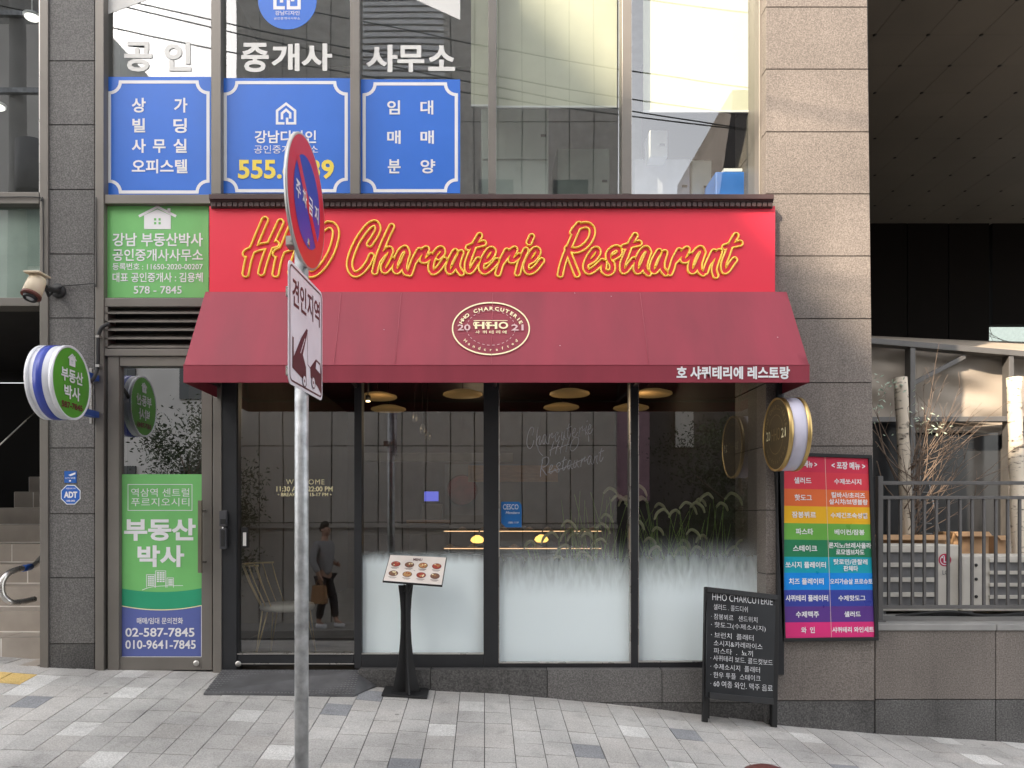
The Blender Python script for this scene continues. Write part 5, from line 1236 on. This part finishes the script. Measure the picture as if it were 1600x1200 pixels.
for i, (px, py, y) in enumerate(((575, 626, 2.4),)):
    t = thing('spot_lamp', P(px, py, y), 'small bright warm spot lamp near the ceiling by the left window', 'lamp'); mb = MB(M_['bulb']); mb.lathe(P(px, py, y), (0, 0, -1), [(0, .018), (.01, .022), (.014, 0)], 12); mb.build('bulb', t); mb = MB(M_['black']); mb.lathe(P(px, py, y), (0, 0, 1), [(0, .026), (.05, .026), (.05, 0)], 12); mb.tube([P(px, py, y), (X(px, y), y, 3.1)], .006, 6); mb.build('housing', t)
gb = glass('bulb_glass', (.9, .9, .85), .2)
for px, py in ((648, 652), (660, 671), (668, 682)):
    y = 2.5; t = thing('pendant_bulb', P(px, py, y), 'clear glass pendant bulb, one of a hanging cluster', 'lamp', 'clear pendant bulbs'); mb = MB(gb); mb.lathe(P(px, py, y), (0, 0, 1), [(-.05, 0), (-.045, .02), (-.01, .035), (.02, .028), (.05, .012)], 16); mb.build('bulb', t); mb = MB(M_['black']); mb.tube([P(px, py, y)+Vector((0, 0, .05)), (X(px, y), y, 3.1)], .003, 5); mb.build('cord', t)
# counter, display, screen, tray
ct = thing('service_counter', P(640, 1000, 3.2), 'dark service counter with wooden top inside the restaurant', 'counter'); mb = MB(mat('counter_front', (.14, .13, .125), .6)); x0_, x1_ = X(640, 3.2), X(700, 3.2); zt = Z(818, 3.2); mb.box(x0_, x1_, 3.2, 3.8, fl_, zt); mb.build('body', ct); mb = MB(M_['wood']); mb.box(x0_-.03, x1_+.02, 3.15, 3.85, zt+.002, zt+.04); mb.build('top', ct)
dc = thing('display_case', P(800, 1000, 3.0), 'glass display case with warm lit shelves of dishes inside the restaurant', 'display case')
for py in (829, 856): 
    mb = MB(M_['wood']); mb.box(X(693, 3), X(940, 3), 3.0, 3.4, Z(py+2, 3), Z(py, 3)); mb.build('shelf', dc)
    mb = MB(M_['warmstrip']); mb.box(X(694, 3), X(939, 3), 2.99, 2.998, Z(py+1.6, 3), Z(py+.6, 3)); mb.build('light_strip', dc)
mb = MB(mat('case_back', (.12, .11, .10), .6)); mb.box(X(693, 3), X(940, 3), 3.4, 3.45, fl_, Z(805, 3)); mb.box(X(693, 3), X(940, 3), 3.02, 3.38, fl_, Z(868, 3)); mb.build('body', dc)
rg = random.Random(3); pl_ = mat('plate_food', (.45, .33, .2), .6, var=.5, scale=60)
for k in range(14):
    px = 705+17*k+rg.uniform(-4, 4); py = 829 if k % 2 else 856; y = 3.12; c = P(px, py, y)
    t = thing('dish', c, 'small dish of food on the lit display shelf', 'dish', 'dishes on the display shelves'); mb = MB(M_['white']); mb.lathe(c+Vector((0, 0, .001)), (0, 0, 1), [(0, .03), (.01, .06), (.013, .06), (.008, .03), (.008, 0)], 14); mb.build('plate', t); mb = MB(pl_); mb.lathe(c+Vector((0, 0, .01)), (0, 0, 1), [(0, .045), (.02, .035), (.035, 0)], 10); mb.build('food', t)
for px, py, s in ((746, 843, 1), (846, 842, 1)):
    t = thing('heat_lamp', P(px, py, 2.8), 'round glowing amber lamp over the display case', 'lamp', 'amber display lamps'); c = P(px, py, 2.8); mb = MB(mat('amber_glow', (.9, .5, .12), .4, emit=.7)); mb.lathe(c, (0, 0, 1), [(-.04, 0), (-.035, .05), (-.01, .075), (.02, .06), (.045, .02)], 20); mb.build('lamp_shade', t); mb = MB(M_['black']); mb.tube([c+Vector((0, 0, .04)), c+Vector((.02, .1, .09)), c+Vector((.03, .2, -.05))], .006, 6); mb.build('arm', t)
t = thing('till_screen', P(674, 800, 3.1), 'till with a glowing blue screen on the counter', 'till'); mb = MB(M_['acgrey']); mb.box(X(658, 3.3), X(690, 3.3), 3.3, 3.6, zt+.042, Z(787, 3.3)); mb.build('body', t, bevel=.01); mb = MB(M_['black']); mb.pr(661, 766, 687, 786, 3.3, 3.33); mb.build('bezel', t); mb = MB(M_['screen']); mb.pr(663, 768, 685, 783, 3.29, 3.298); mb.build('screen', t)
t = thing('red_wall_disc', P(722, 790, 5.3), 'round red board hung on the kitchen wall', 'wall decor'); mb = MB(mat('lacquer_red', (.30, .02, .025), .4, var=.3)); mb.lathe(P(722, 766, 5.35), (0, -1, 0), [(0, .20), (.02, .2), (.03, .18), (.03, 0)], 32); mb.build('disc', t)
mb = MB(mat('disc_rim', (.12, .015, .015), .4)); mb.lathe(P(722, 766, 5.36), (0, -1, 0), [(0, .2), (0, .215), (.03, .215), (.03, .2)], 32); mb.build('rim', t)
# reeds behind the frosted film
def reeds(px, y, n, h, seed):
    r = random.Random(seed); x = X(px, y); base = Z(975, y)
    t = thing('reed_clump', (x, y, fl_), LBL, 'plant', 'green reed clumps behind the shop windows')
    s = MB(M_['reed']); hd = MB(M_['reedhead']); pt = MB(mat('planter', (.08, .08, .08), .6)); pt.box(x-.16, x+.16, y-.06, y+.1, fl_, base+.02); pt.build('planter', t)
    for k in range(n):
        a = Vector((x+r.gauss(0, .06), y+r.uniform(-.04, .08), base)); H = h*r.uniform(.55, 1); lean = r.gauss(0, .16)
        top = a+Vector((lean*H, r.uniform(-.02, .05), H)); p = chaikin_cr([a, a.lerp(top, .5)+Vector((-lean*.15, 0, .02)), top], 5); s.tube(p, .0035, 4, r1=.002)
        for _ in range(2):
            q = a+Vector((r.gauss(0, .05), 0, 0)); e_ = q+Vector((r.gauss(0, .16), r.uniform(-.03, .05), H*r.uniform(.5, .95))); w_ = .006
            pts = chaikin_cr([q, q.lerp(e_, .6)+Vector((0, 0, .03)), e_], 4)
            for i in range(len(pts)-1):
                k0 = w_*(1-i/len(pts)); k1 = w_*(1-(i+1)/len(pts)); s.face([pts[i]-Vector((k0, 0, 0)), pts[i]+Vector((k0, 0, 0)), pts[i+1]+Vector((k1, 0, 0)), pts[i+1]-Vector((k1, 0, 0))])
        if r.random() < .5:
            sg_ = 1 if lean+r.gauss(0, .1) > 0 else -1; L = r.uniform(.08, .13)
            hp = chaikin_cr([top, top+Vector((sg_*L*.35, 0, L*.35)), top+Vector((sg_*L*.8, 0, L*.1)), top+Vector((sg_*L*1.0, 0, -L*.35))], 5)
            nn = len(hp); hd.tube(hp, [.003+.009*math.sin(math.pi*min(1, .15+i/nn*.8)) for i in range(nn)], 7)
    s.nofix = True; s.build('stems', t); hd.build('seed_heads', t); return t
for i, (px, y, n, h, LBL) in enumerate(((812, .3, 7, .62, 'sparse low reed clump at the left edge of the middle window'), (872, .28, 9, .74, 'reed clump with drooping heads left of centre in the middle window'), (912, .32, 15, .98, 'tall dense reed clump in the middle window'), (957, .3, 14, .98, 'tall reed clump by the right mullion of the middle window'), (1013, .3, 7, .72, 'short reed clump at the left edge of the right window'), (1036, .32, 18, 1.02, 'dense tall reed clump left in the right window'), (1072, .28, 12, .90, 'leaning reed clump at the centre of the right window'), (1106, .3, 11, .95, 'upright reed clump right of centre in the right window'), (1150, .3, 8, .62, 'low sparse reed clump near the right jamb'))):
    reeds(px, y, n, h, 40+i)

# ---------------------------------------------------------------- street opposite (seen in the glass)
ob = thing('opposite_building', (-1, -8, -.3), 'grey panelled building across the street, mirrored in the shop glass', 'building')
mb = MB(M_['cladding']); xl, xr_ = -4.3, 2.3; n = 16; wd = (xr_-xl)/n; zs = [-.3, 1.40, 1.48, 2.8, 5.6, 8.4, 11]
for i in range(n):
    for a, b in zip(zs[:-1], zs[1:]): mb.box(xl+i*wd+.009, xl+(i+1)*wd-.009, -8.03, -8, a+.008, b-.008)
mb.mat(M_['joint']).box(xl, xr_, -16, -8.02, -.3, 11); mb.build('wall', ob)
mb = MB(M_['cladding']); mb.box(xl, xr_, -7.985, -7.94, 1.39, 1.45); mb.build('ledge', ob)
mb = MB(mat('dark_far_window', (.04, .04, .045), .2)); mb.box(-.1, .5, -7.998, -7.985, 5.9, 7.4); mb.box(1.2, 1.8, -7.998, -7.985, 5.9, 7.4); mb.build('window', ob)
mb = MB(M_['white']); 
for k in range(14): mb.box(-2.1, -.7, -7.98, -7.95, 9.05+k*.11, 9.12+k*.11)
mb.build('louvre', ob)
nb_ = thing('neighbour_building', (-9, -12, -.3), 'pale rendered gabled building beyond the grey panelled one, seen in reflection', 'building')
mb = MB(mat('pale_render', (.78, .75, .71), .8, var=.1, scale=1)); mb.prism([(-14, -12, -.3), (-4.9, -12, -.3), (-4.9, -12, 8.6), (-8.6, -12, 12.6), (-14, -12, 12.6)], (0, -8, 0)); mb.build('wall', nb_)
mb = MB(mat('far_dark_pane', (.05, .055, .06), .2))
for i in range(4):
    for j in range(3): mb.box(-12.5+i*1.9, -11.6+i*1.9, -11.99, -11.95, 1.2+j*3, 2.7+j*3)
mb.build('window', nb_)
tw_ = thing('tower_block', (-24, -30, -.3), 'tall block behind the camera casting the slanting shadow', 'building')
Xr, Zt = .41-.9*25, 5.15+.99*25
mb = MB(M_['concrete']); mb.box(Xr-14, Xr, -46, -18, -.4, Zt); mb.build('wall', tw_)
mb = MB(mat('tower_pane', (.06, .07, .08), .2))
for i in range(6):
    for j in range(9): mb.box(Xr-13+i*2.2, Xr-11.6+i*2.2, -17.99, -17.95, 1+j*3.1, 2.8+j*3.1)
mb.build('window', tw_)
def leafy(name, loc, h, w_, n, lb, seed, m=M_['foliage']):
    r = random.Random(seed); t = thing(name, loc, lb, 'tree', 'street trees opposite'); L = Vector(loc); mb = MB(M_['twig']); mb.tube([L, L+Vector((.04, 0, h*.4)), L+Vector((0, .02, h*.8))], .07, 8, r1=.02)
    for k in range(9):
        a = L+Vector((0, 0, h*r.uniform(.25, .7))); an = r.uniform(0, 6.28); mb.tube([a, a+Vector((math.cos(an)*w_*.45, math.sin(an)*w_*.45, h*.18))], .025, 5, r1=.008)
    mb.build('trunk', t); lf = MB(m)
    cl = [L+Vector((r.gauss(0, w_*.26), r.gauss(0, w_*.26), h*r.uniform(.3, 1))) for _ in range(34)]
    for k in range(n):
        c = r.choice(cl); p = c+Vector((r.gauss(0, w_*.10), r.gauss(0, w_*.10), r.gauss(0, h*.05))); s = r.uniform(.018, .045)
        u = Vector((r.uniform(-1, 1), r.uniform(-1, 1), r.uniform(-1, 1))).normalized(); v = u.orthogonal().normalized(); lf.face([p-u*s, p+v*s*.45, p+u*s, p-v*s*.45])
    lf.nofix = True; lf.build('crown', t)
leafy('street_tree', (-4.9, -7.45, -.26), 3.6, 1.5, 9000, 'dark bushy tree mirrored in the estate agent door', 5)
leafy('street_tree', (4.6, -8.6, -.3), 3.4, 2.4, 9000, 'dark tree mirrored in the right shop window', 6)
fb = thing('brick_shop_opposite', (7, -15, -.3), 'brown shop building right of the grey panelled one, seen in reflection', 'building'); mb = MB(mat('brown_brick', (.10, .088, .085), .8, var=.2, scale=4)); mb.box(2.6, 14, -20, -14, -.4, 5.2); mb.box(6.3, 14, -20, -14.3, 5.2, 12.4); mb.prism([(5.3, -14.3, 5.2), (6.3, -14.3, 5.2), (6.3, -14.3, 12.0)], (0, -5, 0)); mb.build('wall', fb)
mb = MB(M_['offwhite']); mb.box(4.75, 5.2, -13.99, -13.9, 3.3, 4.5); mb.mat(mat('pink_panel', (.5, .3, .36), .6)).box(3., 4.1, -13.99, -13.92, 2.0, 4.8); mb.build('sign_panel', fb)
up = thing('utility_pole', (-7.4, -6.9, -.3), 'concrete utility pole with crossarms and transformer, mirrored in the left window', 'utility pole')
mb = MB(M_['concrete']); mb.tube([(-7.4, -6.9, -.3), (-7.4, -6.9, 5), (-7.4, -6.9, 11)], .17, 14, r1=.11); mb.build('pole', up)
for z in (6.4, 8.2, 9.4):
    mb = MB(M_['galv']); mb.box(-8.3, -6.5, -6.78, -6.70, z, z+.08); mb.build('crossarm', up)
mb = MB(M_['acgrey']); mb.lathe((-7.05, -6.7, 6.6), (0, 0, 1), [(0, .22), (.02, .25), (.8, .25), (.85, .15), (.85, 0)], 18); mb.build('transformer', up)
rg = random.Random(9)
for k, (z0_, dz_) in enumerate(((10.55, 3.2), (10.0, 3.1), (9.85, 3.3), (9.35, 2.6), (11.2, 2.9))):
    y_ = -6.75+.12*k; mb = MB(M_['rubber'])
    mb.tube([Vector((-7.4+19*u, y_+.3*u, z0_-dz_*u-.45*math.sin(math.pi*u))) for u in [i/24 for i in range(25)]], .010, 5)
    tag(mb.build('overhead_cable'), 'black overhead cable strung along the street, mirrored in the upper windows', 'cable', 'overhead street cables')
# red-brown bollard head at the bottom edge
bx_, by_ = X(1197, -2.0), -2.0; zt = Z(1197.5, -2.0)
t = thing('bollard', (bx_, by_, gz(bx_, by_)), 'maroon domed bollard top just showing at the lower right edge', 'bollard'); mr_ = mat('maroon_paint', (.12, .035, .03), .45)
mb = MB(mr_); mb.lathe((bx_, by_, gz(bx_, by_)), (0, 0, 1), [(0, .12), (.03, .12), (.035, .095), (zt-.06-gz(bx_, by_), .095)], 28); mb.build('post', t); mb = MB(mr_); mb.lathe((bx_, by_, zt-.058), (0, 0, 1), [(0, .1), (.02, .102), (.04, .09), (.055, .05), (.06, 0)], 28); mb.build('cap', t)

# ---------------------------------------------------------------- the passer-by mirrored in the door
def skin(name, pts, edges, m, parent, sub=2, root=0):
    me = bpy.data.meshes.new(name); w0 = wloc(parent); me.from_pydata([tuple(Vector(p[:3])-w0) for p in pts], edges, []); me.materials.append(m)
    o = bpy.data.objects.new(name, me); COL.objects.link(o); o.parent = parent
    sk = o.modifiers.new('skin', 'SKIN'); sk.use_smooth_shade = True
    if not me.skin_vertices: me.attributes.new('skin', 'FLOAT', 'POINT')
    for i, p in enumerate(pts):
        r = p[3] if isinstance(p[3], tuple) else (p[3], p[3]); me.skin_vertices[0].data[i].radius = r; me.skin_vertices[0].data[i].use_root = (i == root)
    s = o.modifiers.new('sub', 'SUBSURF'); s.levels = sub; s.render_levels = sub; return o
hx, hy, hz = -2.66, -7.4, -.26
pe = thing('person', (hx, hy, hz), 'person in grey jacket, dark trousers and white shoes walking with a tan bag', 'person')
Q = lambda x, y, z, r: (hx+x, hy+y, hz+z, r)
pts = [Q(0, 0, .92, (.15, .11)), Q(0, 0, 1.12, (.135, .10)), Q(0, .01, 1.32, (.16, .11)), Q(0, .02, 1.44, .06), Q(.0, .035, 1.52, .055), Q(0, .05, 1.60, (.075, .09)), Q(0, .05, 1.68, (.07, .08)),
 Q(-.09, 0, .84, .085), Q(-.10, .05, .48, .058), Q(-.10, -.03, .09, .04), Q(-.10, .10, .04, .035),
 Q(.09, 0, .84, .085), Q(.10, .12, .48, .058), Q(.10, .18, .10, .04), Q(.10, .31, .05, .035),
 Q(-.17, .0, 1.38, .055), Q(-.25, -.04, 1.12, .045), Q(-.24, .08, .90, .034), Q(-.24, .10, .84, (.035, .02)),
 Q(.17, .0, 1.38, .055), Q(.24, -.06, 1.14, .045), Q(.18, .12, 1.04, .034), Q(.15, .18, 1.03, (.035, .02))]
ed = [(0, 1), (1, 2), (2, 3), (3, 4), (4, 5), (5, 6), (0, 7), (7, 8), (8, 9), (9, 10), (0, 11), (11, 12), (12, 13), (13, 14), (2, 15), (15, 16), (16, 17), (17, 18), (2, 19), (19, 20), (20, 21), (21, 22)]
for hb, sgn in ((18, (0, .02, -1)), (22, (-.6, .8, 0))):
    dv = Vector(sgn).normalized(); sd_ = Vector((0, 1, 0)) if hb == 18 else Vector((0, 0, 1)); b0_ = Vector(pts[hb][:3])
    for k, L in enumerate((.075, .085, .08, .062)):
        a = b0_+sd_*(.024-.016*k)+dv*.03; m_ = a+dv*L*.55+Vector((.008, 0, 0)); e_ = a+dv*L+Vector((.02, 0, .004)); i = len(pts)
        pts += [(*a, .009), (*m_, .0085), (*e_, .0075)]; ed += [(hb, i), (i, i+1), (i+1, i+2)]
    a = b0_+sd_*.035; i = len(pts); pts += [(*a, .011), (*(a+dv*.03+sd_*.02), .010), (*(a+dv*.055+sd_*.024), .009)]; ed += [(hb, i), (i, i+1), (i+1, i+2)]
skin('body', pts, ed, M_['skin'], pe)
jp = [Q(0, 0, .82, (.19, .14)), Q(0, 0, 1.1, (.175, .135)), Q(0, .005, 1.3, (.195, .14)), Q(0, .015, 1.43, (.10, .09)), Q(-.19, 0, 1.37, .075), Q(-.26, -.04, 1.12, .063), Q(-.245, .07, .92, .05), Q(.19, 0, 1.37, .075), Q(.25, -.06, 1.14, .063), Q(.19, .10, 1.05, .05)]
skin('jacket', jp, [(0, 1), (1, 2), (2, 3), (2, 4), (4, 5), (5, 6), (2, 7), (7, 8), (8, 9)], M_['jacket'], pe)
tp = [Q(0, 0, .93, (.16, .12)), Q(-.09, 0, .82, .10), Q(-.10, .05, .48, .075), Q(-.10, -.02, .14, .06), Q(.09, 0, .82, .10), Q(.10, .12, .48, .075), Q(.10, .17, .15, .06)]
skin('trousers', tp, [(0, 1), (1, 2), (2, 3), (0, 4), (4, 5), (5, 6)], M_['navy'], pe)
for sxx, y_, z_ in ((-.10, -.03, 0.), (.10, .18, .0)):
    skin('shoe', [Q(sxx, y_-.04, .05+z_, .05), Q(sxx, y_+.06, .045+z_, .048), Q(sxx, y_+.17, .035+z_, .04)], [(0, 1), (1, 2)], M_['white'], pe)
skin('hair', [Q(0, -.005, 1.56, (.07, .06)), Q(0, .005, 1.64, (.085, .08)), Q(0, .03, 1.73, (.08, .07)), Q(0, .09, 1.74, (.06, .04))], [(0, 1), (1, 2), (2, 3)], M_['hair'], pe)
fc = MB(M_['hair']); 
for s_ in (-1, 1): fc.lathe((hx+s_*.03, hy+.125, hz+1.625), (0, 1, 0), [(0, .011), (.006, .008), (.008, 0)], 10)
fc.mat(M_['skin']).hexa([(hx-.016, hy+.125, hz+1.575), (hx+.016, hy+.125, hz+1.575), (hx+.012, hy+.10, hz+1.575), (hx-.012, hy+.10, hz+1.575), (hx-.006, hy+.135, hz+1.62), (hx+.006, hy+.135, hz+1.62), (hx+.006, hy+.11, hz+1.62), (hx-.006, hy+.11, hz+1.62)])
for s_ in (-1, 1): fc.lathe((hx+s_*.08, hy+.045, hz+1.61), (s_, .2, 0), [(0, .025), (.008, .028), (.014, .018), (.014, 0)], 12)
fc.mat(M_['maroonink']).box(hx-.025, hx+.025, hy+.13, hy+.137, hz+1.542, hz+1.55); fc.build('face', pe); pe.rotation_euler.z = -1.15
bg_ = thing('shoulder_bag', (hx-.27, hy+.1, hz+.52), 'tan shopping bag hanging from the hand of the person', 'bag'); mb = MB(M_['tan']); mb.hexa([(hx-.31, hy-.04, hz+.42), (hx-.2, hy-.04, hz+.42), (hx-.2, hy+.24, hz+.42), (hx-.31, hy+.24, hz+.42), (hx-.30, hy-.01, hz+.72), (hx-.21, hy-.01, hz+.72), (hx-.21, hy+.21, hz+.72), (hx-.30, hy+.21, hz+.72)]); mb.build('body', bg_, bevel=.01)
mb = MB(M_['tan']); mb.tube(chaikin_cr([(hx-.25, hy+.03, hz+.71), (hx-.25, hy+.06, hz+.79), (hx-.25, hy+.10, hz+.80), (hx-.25, hy+.14, hz+.79), (hx-.25, hy+.17, hz+.71)]), .008, 6); mb.build('handle', bg_)
cs_, sn_ = math.cos(-1.15), math.sin(-1.15); dx_, dy_ = bg_.location.x-hx, bg_.location.y-hy
bg_.location.x = hx+dx_*cs_-dy_*sn_; bg_.location.y = hy+dx_*sn_+dy_*cs_; bg_.rotation_euler.z = -1.15
